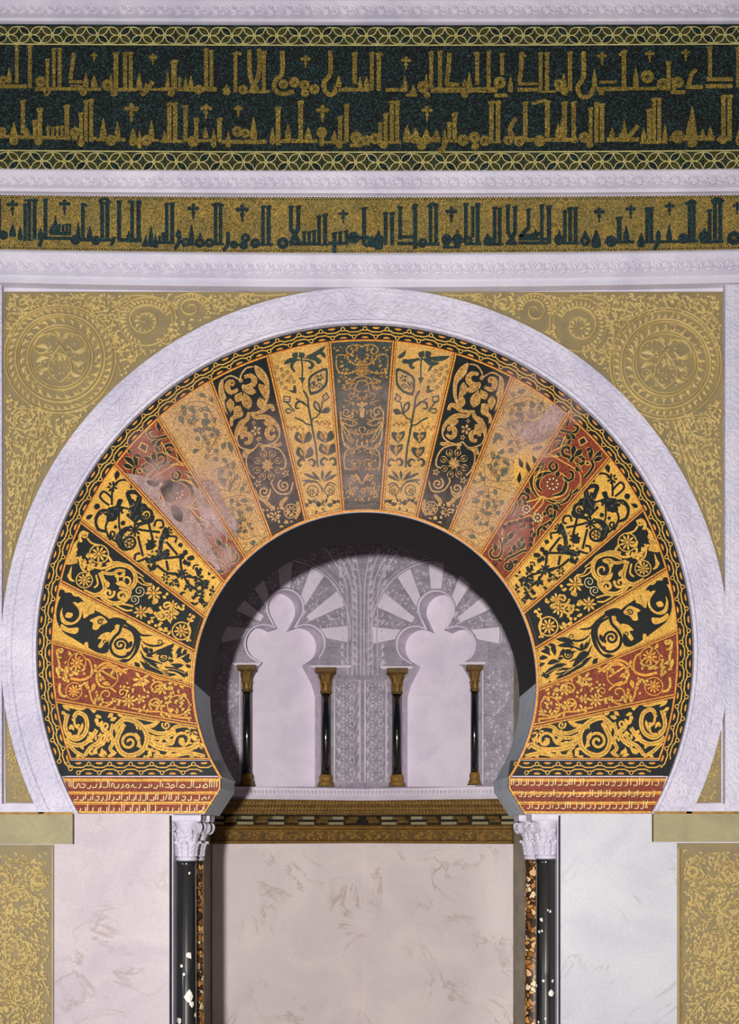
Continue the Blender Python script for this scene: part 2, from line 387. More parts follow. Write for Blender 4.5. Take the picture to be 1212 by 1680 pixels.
def sag(y): return float(np.interp(y, [0,45,285,320,418,470,500], [1,2,3,3.5,6,8,0]))
def warp(p): return (p[0], p[1]+sag(p[1])*(1-((p[0]-606)/606)**2) if -200 < p[0] < 1400 else p[1])
def hmould(m, mat, prof, x0=-70, x1=1290, seg=28):
    xs = [x0+(x1-x0)*i/seg for i in range(seg+1)]
    rows = [[m.V(*warp((x, y)), h) for (y, h) in prof] for x in xs]
    for a, b_ in zip(rows, rows[1:]):
        for j in range(len(prof)-1): m.F([a[j], a[j+1], b_[j+1], b_[j]], mat)
    m.F(rows[0][:], mat); m.F(rows[-1][::-1], mat)
def sprays(m, mat, x0, x1, yc, amp, per, h, rnd, seed):
    """running leaf scroll carved along a moulding"""
    rr = random.Random(seed); m.h = h
    n = int((x1-x0)/per)
    m.stroke(mat, 2.4, [warp((x0+per*i*0.25, yc+amp*0.75*math.sin(i*PI/2))) for i in range(n*4+1)], rnd=rnd, n=3)
    for i in range(n*2):
        x = x0+per*(i+0.5)/2; sg = 1 if i % 2 else -1
        for (dx, dy, w_) in ((per*.34,-sg*amp*1.0,4.5),(per*.46,-sg*amp*.35,4.0),(per*.12,-sg*amp*1.05,3.6),(per*.3,sg*amp*.2,3)):
            a = warp((x-per*.12, yc+sg*amp*.55)); 
            m.lf(mat, a[0], a[1], a[0]+dx, a[1]+dy*1.35, w_, sg*.25, rnd=rnd)
# topmost strip, only its lower edge shows
m = M(); hmould(m, 'LG', [(-60,0),(-60,.03),(6,.03),(6,0)]); m.build('mosaic_strip', label='narrow sliver of gilded mosaic cut off by the top edge of the photo', cat='mosaic strip')
# marble mouldings
def moulding(prof, label, lines, spr):
    m = M(); hmould(m, 'W', prof)
    sprays(m, 'W', -60, 1280, *spr)
    m.h = spr[3]+0.004
    for (y, h) in lines: m.h = h; m.stroke('J', 0.8, [warp((-70+i*68, y)) for i in range(21)], n=2)
    m.build('marble_moulding', label=label, cat='moulding', group='carved marble mouldings')
moulding([(6.5,0),(6.5,.055),(11,.06),(24,.045),(40,.06),(44.5,.055),(44.5,0)], 'carved pale marble moulding at the very top, above the dark inscription band', [(10,.0605),(41,.0605)], (25,8,30,.046,.010,1))
moulding([(284.5,0),(284.5,.05),(288,.055),(303,.042),(316,.055),(321,.05),(321,0)], 'carved pale marble moulding between the dark inscription band and the gold inscription band', [(288,.0555),(316.5,.0555)], (302,8,30,.043,.010,2))
moulding([(416,0),(416,.05),(421,.058),(440,.042),(458,.055),(460,.048),(463,.048),(464,.06),(471,.06),(472,0)], 'carved pale marble moulding below the gold inscription band, touching the white arch ring', [(421,.0585),(458,.0555),(462,.0485)], (440,10,34,.043,.010,3))

# interlaced circle border
def interlace(m, y0, y1, per=36.6, x0=-60, x1=1270, ph=22, fillm='UD'):
    h = (y1-y0)/2; yc = (y0+y1)/2; n = int((x1-x0)/per)
    base = m.h
    for i in range(n):
        cx = x0+ph+per*i
        for sx in (1,-1):
            for sy in (1,-1):
                a = (cx, yc); b_ = (cx+sx*per/2, yc+sy*(h-1.5)); dx, dy = b_[0]-a[0], b_[1]-a[1]
                arcs = []
                for bd in (0.24,-0.24):
                    arcs.append([warp((a[0]+dx*t-dy*bd*math.sin(PI*t), a[1]+dy*t+dx*bd*math.sin(PI*t))) for t in (0,.17,.33,.5,.67,.83,1)])
                if (i*7+sx+sy*2) % 3: m.h = base+.0003; m.F([m.V(x,y,m.h) for x,y in arcs[0]+arcs[1][::-1][1:-1]], fillm)
                m.h = base+.0006; m.stroke('UC', 1.5, arcs[0], n=1, raw=True); m.stroke('UC', 1.5, arcs[1], n=1, raw=True)
        m.h = base+.0012; w_ = warp((cx,yc)); m.rg('UC', 1.1, w_[0], w_[1], 2.6, n=8)
        w_ = warp((cx+per/2, yc)); d = 5.2
        m.h = base+.0003; m.fill(fillm, [(w_[0]+d,w_[1]),(w_[0],w_[1]+d),(w_[0]-d,w_[1]),(w_[0],w_[1]-d)], False)
        m.dt('UK', w_[0], w_[1], 2.2, n=8)
        for sy in (1,-1):
            w_ = warp((cx, yc+sy*(h-3))); m.h = base+.0003
            m.fill(fillm, [(w_[0]-6,w_[1]+sy*1.5),(w_[0]+6,w_[1]+sy*1.5),(w_[0],w_[1]-sy*4.5)], False)
# lettering
def glyphs(m, mat, x0, y0, k, txt, flare=1.0):
    """strokes traced from the band: S stem, D blob, Q ring, H bar, C curve, L leaf tip, X blossom"""
    def W(x, y): return warp((x0+x/k, y0+y/k))
    for line in txt.split(';'):
        q = line.split()
        if not q: continue
        c = q[0]; a = [float(v) for v in q[1:]]
        if c == 'S':
            x, t, b_, w_ = a[:4]; w_ *= .86; xb = a[4] if len(a) > 4 else x; e = w_*0.28*flare
            hh = (b_-t); tp = min(w_*0.9, hh*.3)
            pts = [(x-w_/2-e,t+tp*.25),(x,t-tp*.1),(x+w_/2+e,t),(x+w_/2,t+tp),(xb+w_/2,b_),(xb-w_/2,b_),(x-w_/2,t+tp)]
            m.fill(mat, [W(*p) for p in pts], False)
        elif c == 'D': m.dt(mat, *W(a[0],a[1]), a[2]/k)
        elif c == 'Q': m.rg(mat, a[2]*.75/k, *W(a[0],a[1]), a[2]*.66/k, n=12); m.dt(mat, *W(a[0],a[1]), a[2]*.14/k, n=6)
        elif c == 'H':
            xa, xb, y, w_ = a; m.fill(mat, [W(xa,y-w_/2),(W((xa+xb)/2,y-w_/2)),W(xb,y-w_/2),W(xb,y+w_/2),W((xa+xb)/2,y+w_/2),W(xa,y+w_/2)], False)
        elif c == 'C': m.stroke(mat, a[0]/k, [W(a[i],a[i+1]) for i in range(1,len(a),2)])
        elif c == 'L':
            x, t, b_, w_ = a; m.fill(mat, [W(*p) for p in ((x,t),(x+w_*.3,t+(b_-t)*.35),(x+w_*.5,t+(b_-t)*.7),(x+w_*.4,b_),(x-w_*.4,b_),(x-w_*.5,t+(b_-t)*.65),(x-w_*.25,t+(b_-t)*.3))], True)
        elif c == 'X':
            x, y, r = a
            for (dx,dy,l) in ((0,-1,1),(-1,-.15,1.15),(1,-.15,1.15),(0,1,1.25)):
                p, q_ = W(x,y), W(x+dx*r*l, y+dy*r*l); m.lf(mat, p[0],p[1],q_[0],q_[1], r*.75/k)
            p, q_ = W(x,y+r*.9), W(x,y+r*2.0); m.lf(mat, p[0],p[1],q_[0],q_[1], r*.4/k)
            m.dt(mat, *W(x,y), r*.35/k)
# dark inscription frieze
T1 = [(0,"L 70 190 290 30;S 120 40 290 26;S 205 40 322 28;Q 30 270 26;H 0 185 312 26;H 240 305 328 24;Q 275 280 34;S 320 130 322 24;S 362 60 322 24;S 400 60 322 28;C 28 300 325 315 360 335 335;H 300 560 326 22;C 26 492 90 482 180 470 262;H 460 550 280 18;H 470 560 306 12;L 572 215 310 34;D 555 345 26;L 625 235 320 42;H 570 670 328 20;X 625 110 22;Q 712 300 36;L 735 225 330 26;S 768 85 340 36;D 755 350 26;S 828 88 322 30;S 865 85 322 30;H 780 900 330 22;L 920 220 325 34;C 30 1010 275 985 310 960 345 930 360;L 965 280 330 24;H 900 1060 328 16;L 1010 95 130 50;X 1010 118 26;L 1105 200 330 28;S 1148 135 335 42;H 1060 1212 326 24;D 1130 352 24;S 1185 250 325 22"),
(303,"L 12 245 330 28;L 46 235 330 30;H 0 70 330 20;Q 95 328 30;S 145 60 315 30;S 180 70 315 28;H 60 215 326 30;L 280 290 360 46;H 250 300 330 16;S 337 85 345 28;C 18 340 85 375 98;Q 385 328 30;C 28 428 70 430 220 460 320;C 28 492 60 488 230 440 330;Q 460 325 28;S 522 75 340 30;H 400 560 340 20;C 30 642 75 642 220 600 265 592 320 640 355 720 340;Q 650 292 30;Q 720 280 34;Q 788 298 32;Q 790 350 26;Q 852 325 32;X 795 132 30;C 30 956 75 956 220 918 275 920 335 960 362 1000 330;L 1010 235 310 34;L 985 290 350 30;H 1010 1212 328 24;S 1115 85 290 34;L 1150 240 325 30;L 1192 240 325 34;D 1060 325 18"),
(606,"S 15 85 335 30;S 60 85 335 34;C 16 60 95 90 105;X 238 142 32;L 230 240 340 36;H 105 245 330 24;L 285 300 370 46;H 235 310 365 18;Q 350 312 38;L 370 225 330 26;S 402 80 325 30;D 375 365 22;S 460 78 325 30;C 28 522 90 515 200 500 300;H 400 830 332 34;H 500 585 296 28;L 650 215 330 34;S 702 88 300 30;C 18 680 100 700 90;L 620 260 310 30;D 620 360 26;S 777 75 330 30;S 865 90 235 30;Q 850 285 38;L 920 235 345 34;H 815 900 368 24;L 825 270 340 24;C 28 990 90 990 180 978 285;C 20 990 90 1022 120;H 970 1098 294 18;H 965 1100 332 26;S 1116 88 335 28;S 1158 88 335 32;H 1100 1212 345 14"),
(909,"Q 25 300 34;L 55 225 320 34;S 95 85 325 32;H 0 110 330 26;D 60 345 26;C 30 182 85 185 200 180 262 145 320 170 378 225 372 250 320;L 255 195 320 32;X 305 118 30;H 285 400 285 18;H 270 470 330 26;D 300 350 22;S 447 78 345 34;C 18 415 110 450 90;L 525 185 320 36;Q 600 252 42;H 460 665 330 22;X 615 105 28;Q 700 302 38;S 738 150 345 32;Q 800 290 36;C 26 770 260 775 355;H 750 845 355 24;C 28 920 205 885 245 870 310;H 850 960 322 26;X 850 100 28;S 1008 55 270 30;H 985 1155 272 26;H 980 1155 318 28;S 1192 60 325 34")]
T2 = [(0,"S 160 400 620 32;L 100 545 690 56;H 0 150 640 22;Q 25 605 26;H 145 470 645 22;L 185 580 640 40;S 238 530 645 30;S 270 450 650 36;D 262 670 28;S 325 570 640 22;S 355 575 640 22;S 385 570 640 22;S 415 565 640 22;S 447 430 660 36;D 500 610 34;L 500 560 660 40;S 540 480 680 28;S 572 400 670 28;S 607 390 670 30;D 540 680 24;H 600 640 650 20;L 685 515 660 42;Q 735 660 34;L 778 535 660 38;H 640 830 655 22;L 880 580 690 50;X 870 458 44;L 922 590 710 30;Q 968 660 34;L 1000 525 665 36;H 980 1050 660 18;L 1085 590 675 32;S 1117 412 675 34;S 1155 412 675 34;H 1060 1212 665 20"),
(303,"S 10 430 650 32;S 80 510 650 32;D 60 665 38;L 140 570 640 34;X 145 452 36;L 195 585 700 34;S 232 512 670 34;H 0 190 660 20;L 290 600 700 34;Q 350 600 34;Q 402 612 30;X 355 455 28;L 455 505 660 44;H 250 540 668 28;L 578 570 680 34;S 615 440 690 36;L 680 550 650 38;H 560 700 664 20;S 762 400 655 36;L 812 570 660 44;H 640 870 662 26;Q 900 605 34;L 900 570 690 30;X 905 466 40;L 982 590 680 38;S 1020 500 700 32;S 1062 420 670 34;D 1015 690 22;H 880 1060 670 16;Q 1125 638 38;H 1085 1165 690 26;Q 1190 655 30;H 1150 1212 685 14"),
(606,"Q 38 645 36;S 70 540 690 30;S 105 480 700 32;S 145 400 675 32;S 180 400 675 32;H 60 205 672 18;D 90 690 24;L 245 560 670 52;L 300 575 675 58;L 370 580 680 58;L 436 590 670 54;H 220 460 655 30;D 340 690 32;X 375 466 34;L 490 580 710 34;S 520 540 660 28;S 555 480 660 34;D 470 725 24;H 480 580 665 18;Q 610 658 36;Q 685 640 36;D 690 700 26;Q 752 662 34;S 795 402 670 34;S 838 402 670 34;H 720 860 672 14;C 30 955 515 915 590 945 650;Q 905 660 30;Q 975 665 34;S 1016 410 660 34;H 990 1212 658 26;Q 1110 665 36;S 1160 405 640 36;C 22 1060 425 1110 410 1160 405"),
(909,"L 18 550 650 36;S 60 410 660 36;L 40 520 650 30;S 120 410 680 34;H 0 150 660 26;Q 190 645 34;S 230 450 700 28;S 268 415 680 32;S 304 425 680 34;D 225 690 24;L 370 580 660 36;L 450 530 670 38;C 30 540 570 500 615 470 660;H 335 545 660 28;Q 440 640 28;L 575 580 670 34;S 612 460 690 34;S 643 390 690 30;S 677 390 690 30;L 715 560 680 32;H 550 730 680 18;Q 800 645 42;L 868 540 660 36;L 892 445 705 64;H 745 1040 655 34;L 960 590 650 30;L 1010 570 650 30;S 1096 375 650 34;S 1136 375 660 34;Q 1090 665 30;L 1195 600 700 36;H 1050 1150 665 18")]
T3 = [(0,4,"S 5 60 300 22;X 90 102 36;D 30 300 32;L 90 225 310 46;L 140 235 330 34;S 172 90 335 28;S 200 62 335 30;S 234 60 325 32;S 305 60 318 30;H 165 260 70 16;C 26 275 270 278 330 262 372;L 272 245 310 36;H 255 480 315 22;H 335 470 283 24;L 370 165 290 36;S 395 220 285 20;S 420 225 285 20;S 445 220 285 20;S 466 220 290 18;L 345 225 285 30;X 430 95 36;L 520 200 330 28;S 550 85 310 28;L 595 228 330 36;D 500 325 34;C 18 550 90 580 105;Q 635 326 30;H 530 740 322 24;S 676 75 330 30;S 710 75 330 32;C 20 655 75 690 55 730 78;C 24 755 300 745 340 730 355;S 787 65 318 32;C 18 785 70 800 80;L 850 260 320 30;H 775 935 322 26;S 872 70 325 28;S 914 70 330 32;C 18 845 75 870 70;C 18 900 70 935 75;L 960 290 360 34;L 995 225 360 36;H 935 980 352 22;L 1025 280 350 28;S 1052 290 345 20;S 1076 270 345 22;D 1025 350 22;H 1010 1150 335 20;S 1098 80 345 28;S 1134 75 345 32;C 26 1178 260 1178 330 1150 375;L 1172 245 300 32;L 1208 300 360 20"),
(303,4,"Q 8 332 28;L 48 215 345 36;X 60 118 36;Q 102 335 32;L 105 265 320 26;Q 165 335 30;H 0 190 348 14;S 206 85 342 28;S 238 85 342 28;C 18 180 95 215 85 260 95;H 185 260 342 18;C 26 285 265 285 340 255 385;H 280 420 345 12;Q 325 345 26;X 380 125 40;Q 402 302 30;Q 390 350 28;Q 465 336 32;S 515 95 345 28;S 552 95 345 32;H 430 580 345 16;Q 645 335 38;S 698 95 250 30;S 746 95 250 30;C 30 698 240 720 280 752 335;C 30 746 240 722 285 695 335;H 690 895 338 24;S 785 258 335 24;S 817 258 335 24;S 850 250 335 26;S 882 155 342 28;S 922 145 345 32;H 880 945 345 12;S 982 265 400 32;S 1020 258 340 26;S 1060 252 340 26;H 940 1075 335 22;X 1040 150 30;Q 1108 300 38;H 1090 1212 300 24;S 1176 105 310 32;Q 1195 325 34"),
(606,3.066,"L 45 190 285 46;Q 45 240 26;D 12 255 24;L 12 215 260 24;S 80 105 265 23;S 113 105 265 24;S 153 78 240 22;H 140 230 226 16;H 140 235 258 18;C 12 152 85 140 75;S 228 65 285 24;C 12 228 70 212 90;Q 265 256 24;S 305 68 265 22;S 333 68 265 22;C 16 290 80 315 65 342 75;H 230 350 262 16;X 410 105 28;Q 385 240 26;L 385 205 280 30;Q 440 240 28;L 440 190 280 30;H 365 450 278 12;S 482 62 240 22;S 517 80 230 20;S 541 62 265 24;Q 492 245 24;H 475 560 262 14;L 590 210 265 40;Q 595 245 22;S 626 80 265 22;S 651 85 265 22;H 570 670 264 14;S 692 70 210 22;S 728 78 210 22;C 20 692 205 710 235 728 262;C 20 728 205 712 235 690 262;H 680 740 262 14;S 795 90 190 20;C 20 795 185 765 215 760 230 860 212;H 745 890 240 14;H 745 890 260 16;L 830 190 235 24;S 862 70 255 22;S 898 75 265 26"),
(909,3.066,"Q 20 245 26;L 20 195 255 30;S 48 100 265 22;S 75 85 265 24;S 102 85 265 24;H 5 122 262 14;X 220 112 26;Q 150 252 26;L 150 200 240 30;L 205 195 285 48;Q 280 256 28;L 280 225 260 26;S 320 135 265 28;L 355 175 260 30;H 245 395 260 16;X 378 100 24;L 430 215 285 36;S 460 90 268 24;S 481 90 268 22;H 410 500 262 14;X 572 88 24;C 20 515 210 515 260 495 300;L 515 200 250 26;L 570 175 260 28;H 500 625 262 14;Q 640 248 26;L 640 220 260 24;S 672 65 268 24;S 693 68 268 22;C 16 650 80 682 62 705 72;H 620 715 262 14;Q 745 240 28;L 745 195 260 34;S 772 105 275 22;S 799 62 265 24;S 825 55 265 24;C 18 780 70 812 52 842 70;H 725 840 266 14;Q 895 250 34;X 910 90 22;H 860 935 265 18")]
fr = thing('inscription_frieze', 'wide dark mosaic frieze with two rows of gold angular lettering', 'inscription frieze')
m = M(); hmould(m, 'UK', [(45,0),(45,.03),(285,.03),(285,0)]); m.build('mosaic_field', fr)
for (a, b_) in ((48,77),(253,284)):
    m = M(h=.0306); hmould(m, 'UK', [(a-3,.0302),(a-3,.0304),(b_+1,.0304),(b_+1,.0302)])
    m.h = .0308; interlace(m, a, b_, ph=2 if a < 100 else 21)
    m.h = .0325; yl = b_+1 if a < 100 else a-1
    m.stroke('UC', 2.0, [warp((-60+i*66, yl)) for i in range(21)], n=2)
    m.build('interlace_border', fr)
for TT, lab in ((T1,'upper row of gold lettering'),(T2,'lower row of gold lettering')):
    m = M(h=.0310)
    for x0, t in TT: glyphs(m, 'UG', x0, 69, 4.0, t)
    if TT is T1: m.h = .0312; m.stroke('UK', 1.2, [warp((-60+i*66, 155)) for i in range(21)], n=2)
    m.build('inscription_line', fr, lab)
fr = thing('inscription_band', 'narrower gold mosaic band with one row of dark angular lettering', 'inscription band')
m = M(); hmould(m, 'LG', [(321.5,0),(321.5,.022),(415.5,.022),(415.5,0)]); m.build('mosaic_field', fr)
for (ya, yb) in ((323.5,327),(409,413)):
    m = M(h=.0225); hmould(m, 'W', [(ya-2 if ya<400 else yb+1,.0221),(ya-2 if ya<400 else yb+1,.0223),(ya if ya<400 else yb+2.5,.0223),(ya if ya<400 else yb+2.5,.0221)])
    m.step = 0
    for i in range(270):
        for (dx, y) in ((0,ya),(2.3,yb)):
            p = warp((-20+i*4.6+dx, y)); m.dt('UK', p[0], p[1], 1.25, n=6)
    m.build('bead_border', fr)
m = M(h=.0230)
for x0, k, t in T3: glyphs(m, 'LK', x0, 314, k, t)
m.build('inscription_line', fr)

# ------------------------------------------------------------------ white arch ring and frame strips
def ring_thing():
    t = thing('arch_ring', 'carved white marble horseshoe ring around the mosaic arch', 'arch ring')
    m = M(); cx, cy, _ = C2
    prof = [(536.5,0),(536.5,.045),(541,.05),(543,.042),(575,.038),(577,.048),(584,.048),(585,.052),(593,.052),(594,0)]
    yb = 1335; rows = []
    for r, h in prof:
        a = math.degrees(math.asin((yb-cy)/r)); rows.append([m.V(x, y, h) for x, y in arc(cx, cy, r, 180-a, 360+a, 120)])
    for a, b_ in zip(rows, rows[1:]):
        for i in range(120): m.F([a[i], a[i+1], b_[i+1], b_[i]], 'Wc')
    m.F([r[0] for r in rows], 'W'); m.F([r[-1] for r in rows][::-1], 'W')
    m.build('marble_body', t)
    m = M(h=.0395); rr = random.Random(5)
    def tf(p):     # (arc px, offset from band centre) -> photo px
        r = 559+p[1]; a = math.radians(180-26+p[0]/559*180/PI); return (cx+r*math.cos(a), cy+r*math.sin(a))
    n = 60; per = 559*math.radians(232)/n
    m.tf = tf; m.h = .0385
    m.stroke('W', 2.2, [(per*i*0.5, 9*math.sin(i*PI/2)) for i in range(2*n+1)], rnd=.005, n=3)
    for i in range(n*2):
        x = per*(i+.5)/2; sg = 1 if i % 2 else -1
        for (dx, dy, w_) in ((12,-sg*14,5),(18,-sg*5,4.5),(3,-sg*15,4),(13,sg*5,3.4)): m.lf('W', x-4, sg*8, x+dx, dy, w_, .2*sg, rnd=.005)
    m.build('leaf_carving', t)
ring_thing()
def strip(pts, label, lines):
    m = M(); m.slab('Wc', pts, 0, .05); m.h = .0508
    for (x0, y0, x1, y1, w_) in lines: m.stroke('J', w_, [(x0,y0),(x1,y1)])
    m.build('frame_strip', label=label, cat='marble strip', group='upright marble frame strips')
m_right = [(1185,473),(1290,473),(1290,1334),(1185,1334)]
strip(m_right, 'upright carved white marble strip along the right edge of the photo', [(1190,474,1190,1334,.8),(1196,474,1196,1334,1.0),(1199,474,1199,1334,.7)])
strip([(7,473),(7,1334),(-70,1334),(-70,473)], 'upright white marble strip just showing at the left edge of the photo', [(3,474,3,1334,.8)])
# feet between ring and frame strips
for side, lab in ((-1,'left'),(1,'right')):
    x = 7 if side < 0 else 1185
    m = M(); X = [circ_x(C2, R3, y, side) for y in (1316,1335)]
    m.slab('W', [(x,1319),(x,1335),(X[1]-side*6,1335),(X[0]-side*6,1319)], 0, .047)
    m.build('marble_sill', label='small white marble sill under the gilded corner at the %s foot of the arch ring' % lab, cat='marble sill')

# ------------------------------------------------------------------ gilded carved panels
def inside_sp(x, y, side):
    return (9 < x < 1183) and y > 481 and math.hypot(x-C2[0], y-C2[1]) > R3+4
def spandrel(side):
    lab = 'gilded carved spandrel panel with a round medallion, %s of the arch' % ('left' if side < 0 else 'right')
    t = thing('spandrel_panel', lab, 'carved panel')
    xe = 7.0 if side < 0 else 1185.0
    c = C2; a0 = math.degrees(math.acos(min(1, abs(xe-c[0])/R3)))
    top = 480.0
    a1 = math.degrees(math.asin((c[1]-top)/R3))
    A = [(c[0]+side*R3*math.cos(math.radians(a)), c[1]-R3*math.sin(math.radians(a))) for a in np.linspace(a0, a1, 60)]
    m = M(); m.slab('GB', [(xe,top)]+A, 0, .012); m.build('gilded_ground', t)
    def mx(p):
        if side > 0: return p
        f = min(max((p[1]-488)/50, 0), 1)*min(max((820-p[1])/80, 0), 1); return (1190-p[0], p[1]-10*f)
    H = .012
    m = M(h=H, tf=mx, step=.00002)
    for r, w_ in ((91,3),(86,2),(73,4),(68,2),(53,3),(48.5,2)): m.rg('GR', w_, 1090, 599, r, n=40, rnd=.02)
    for i in range(46):
        a = 2*PI*i/46; m.lf('GR', 1090+75*math.cos(a), 599+75*math.sin(a), 1090+85*math.cos(a+.1), 599+85*math.sin(a+.1), 5, .2, rnd=.014)
    for i in range(26):
        a = 2*PI*i/26; m.lf('GR', 1090+55*math.cos(a), 599+55*math.sin(a), 1090+66*math.cos(a+.16), 599+66*math.sin(a+.16), 6, .3, rnd=.014)
    for sgn in (1,-1):
        X = lambda x: 1090+sgn*x
        m.stroke('GR', 3, [(X(0),572),(X(12),560),(X(34),566),(X(42),585),(X(28),592),(X(14),580)], rnd=.018)
        m.stroke('GR', 3, [(X(0),640),(X(18),622),(X(14),600),(X(0),580)], rnd=.018)
        m.lf('GR', X(16),588,X(40),580,9,.2,rnd=.016); m.lf('GR', X(16),600,X(40),606,9,.2,rnd=.016); m.lf('GR', X(14),615,X(34),628,8,.2,rnd=.016)
        m.lf('GR', X(2),570,X(10),554,7,.2,rnd=.016); m.lf('GR', X(6),606,X(2),590,7,.2,rnd=.016)
        m.sp('GR', 2.5, X(32),616, 9, 0, sgn*1.5, rnd=.014)
    rr = random.Random(4)
    for i in range(150):
        r = rr.choice([rr.uniform(0,46),rr.uniform(56,66),rr.uniform(76,85)]); a = rr.uniform(0,2*PI); b_ = rr.uniform(0,2*PI); x = 1090+r*math.cos(a); y = 599+r*math.sin(a)
        m.lf('GR', x, y, x+6*math.cos(b_), y+6*math.sin(b_), 3, .2, rnd=.012)
    m.build('medallion', t)
    m = M(h=H, tf=mx, step=.00002); m.clip = lambda p: inside_sp(p[0], p[1], side)
    # stem bundle running down between ring and frame
    for k, (xa, xb) in enumerate(((1103,1170),(1110,1174),(1117,1178),(1124,1181))):
        m.stroke('GR', (3.2,1.6), [(xa,692),(xa+14+k*2,740),(xa+30+k*2,800),((xa+xb)/2+14,870),(xb,985)], rnd=.018)
    for i in range(15):
        y = 735+i*14; q = i/15
        xl = 1100+ (y-700)*.24; xr = 1138+(y-700)*.155
        m.lf('GR', xl+6, y+10, xl-14+8*q, y-6, 6-2*q, .25, rnd=.015)
        if xr+16 < 1184: m.lf('GR', xr+4, y+8, min(xr+26-10*q,1182), y-4, 6-2*q, -.25, rnd=.015)
    m.sp('GR', (4,2), 1067,712, 20, 30, 1.6, rnd=.018); m.sp('GR', (4,2), 1150,700, 21, 150, -1.6, rnd=.018)
    m.stroke('GR', 3, [(1103,690),(1080,690),(1052,700)], rnd=.016); m.stroke('GR', 3, [(1107,690),(1130,684),(1165,680),(1180,660)], rnd=.016)
    # top scrolls
    m.sp('GR', (5,2.4), 950,537, 34, 200, 1.7, rnd=.022); m.rg('GR', 2.4, 950,535, 44, n=30, rnd=.014)
    for i in range(22):
        a = math.radians(200+i*11); m.lf('GR', 950+30*math.cos(a), 537+30*math.sin(a), 950+43*math.cos(a+.12), 535+42*math.sin(a+.12), 5, .2, rnd=.016)
    for i in range(12):
        a = math.radians(i*30); m.lf('GR', 950+9*math.cos(a), 539+9*math.sin(a), 950+20*math.cos(a), 539+20*math.sin(a), 5, .2, rnd=.014)
    m.sp('GR', (4.5,2), 876,513, 22, 180, 1.6, rnd=.018)
    for i in range(14):
        a = math.radians(180+i*14); m.lf('GR', 876+20*math.cos(a), 512+20*math.sin(a), 876+29*math.cos(a+.1), 511+28*math.sin(a+.1), 4.5, .2, rnd=.014)
    for (x, y, r, a, tn) in ((1033,505,12,0,1.4),(1066,500,13,90,1.4),(1104,497,15,200,-1.5),(1150,503,15,0,1.4),(826,500,13,0,1.4),(790,492,9,0,1.3),(1020,535,13,100,-1.4),(1168,532,14,90,1.4),(915,568,11,0,1.4),(985,505,10,0,1.3),(1000,580,10,90,1.4)):
        m.sp('GR', (3.4,1.8), x, y, r, a, tn, rnd=.016)
        for i in range(7): b_ = math.radians(a+i*40); m.lf('GR', x+r*math.cos(b_), y+r*math.sin(b_), x+(r+7)*math.cos(b_+.15), y+(r+7)*math.sin(b_+.15), 4, .2, rnd=.012)
    for p in ("992,520 1005,545 1000,575 985,600","900,545 905,510 930,492 975,488 1000,505","840,505 852,492 876,484 900,492 908,510","1000,600 985,640 1003,650","720,486 760,488 790,484"):
        m.stroke('GR', 3, p, rnd=.016)
    rr = random.Random(11+side)
    keep = [(1090,599,94),(950,536,45),(876,512,29)]
    CS = [(950,536),(876,512),(1090,599),(1150,503),(1033,505),(1067,712),(1150,700),(790,492),(1104,497),(1000,580),(826,500),(915,568),(1066,500),(985,505)]
    gy = 486.0
    while gy < 1000:
        gx = 660.0
        while gx < 1183:
            x, y = gx+rr.uniform(-3,3), gy+rr.uniform(-3,3); gx += 6.6
            if any(math.hypot(x-a, y-b_) < r for a, b_, r in keep): continue
            if y > 730: a = math.atan2(1, .22)+rr.uniform(-.5,.5)+(PI if rr.random() < .5 else 0)
            else:
                c_ = min(CS, key=lambda q: math.hypot(x-q[0], y-q[1])); a = math.atan2(y-c_[1], x-c_[0])+PI/2+rr.uniform(-.7,.9)
            l = rr.uniform(8,12.5); x2, y2 = x+l*math.cos(a), y+l*math.sin(a)
            if inside_sp(*mx((x, y)), side) and inside_sp(*mx((x2, y2)), side): m.lf('GR', x, y, x2, y2, rr.uniform(3.2,5.2), rr.choice((-.3,.3)), rnd=rr.uniform(.008,.014))
        gy += 6.6
    m.build('scroll_carving', t)
    # lower corner piece
    t = thing('corner_panel', 'narrow gilded corner beside the %s foot of the white arch ring' % ('left' if side < 0 else 'right'), 'carved panel')
    b_ = [(c[0]+side*(R3+2)*math.cos(math.radians(a)), c[1]+(R3+2)*math.sin(math.radians(a))) for a in np.linspace(a0+3.2, math.degrees(math.asin((1317-c[1])/R3)), 24)]
    xi = xe-side*3
    m = M(); m.slab('GB', [(xi, b_[0][1])]+b_+[(xi, 1317)], 0, .012); m.build('gilded_ground', t)
    m = M(h=H, step=.00002)
    for (d, y, r) in ((26,1296,15),(18,1262,10),(11,1238,7)):
        m.sp('GR', (3,1.6), xi-side*d, y, r, 0, 1.5, rnd=.014)
        for i in range(9): a = i*.7; m.lf('GR', xi-side*d+r*math.cos(a), y+r*math.sin(a), xi-side*d+(r+5)*math.cos(a+.3), y+(r+5)*math.sin(a+.3), 3.4, .2, rnd=.012)
    for i in range(12): y = 1160+i*7; m.lf('GR', xi-side*1.5, y, xi-side*min(2+(y-1150)*.09,9), y-5, 3, .2, rnd=.01)
    m.build('scroll_carving', t)
spandrel(-1); spandrel(1)

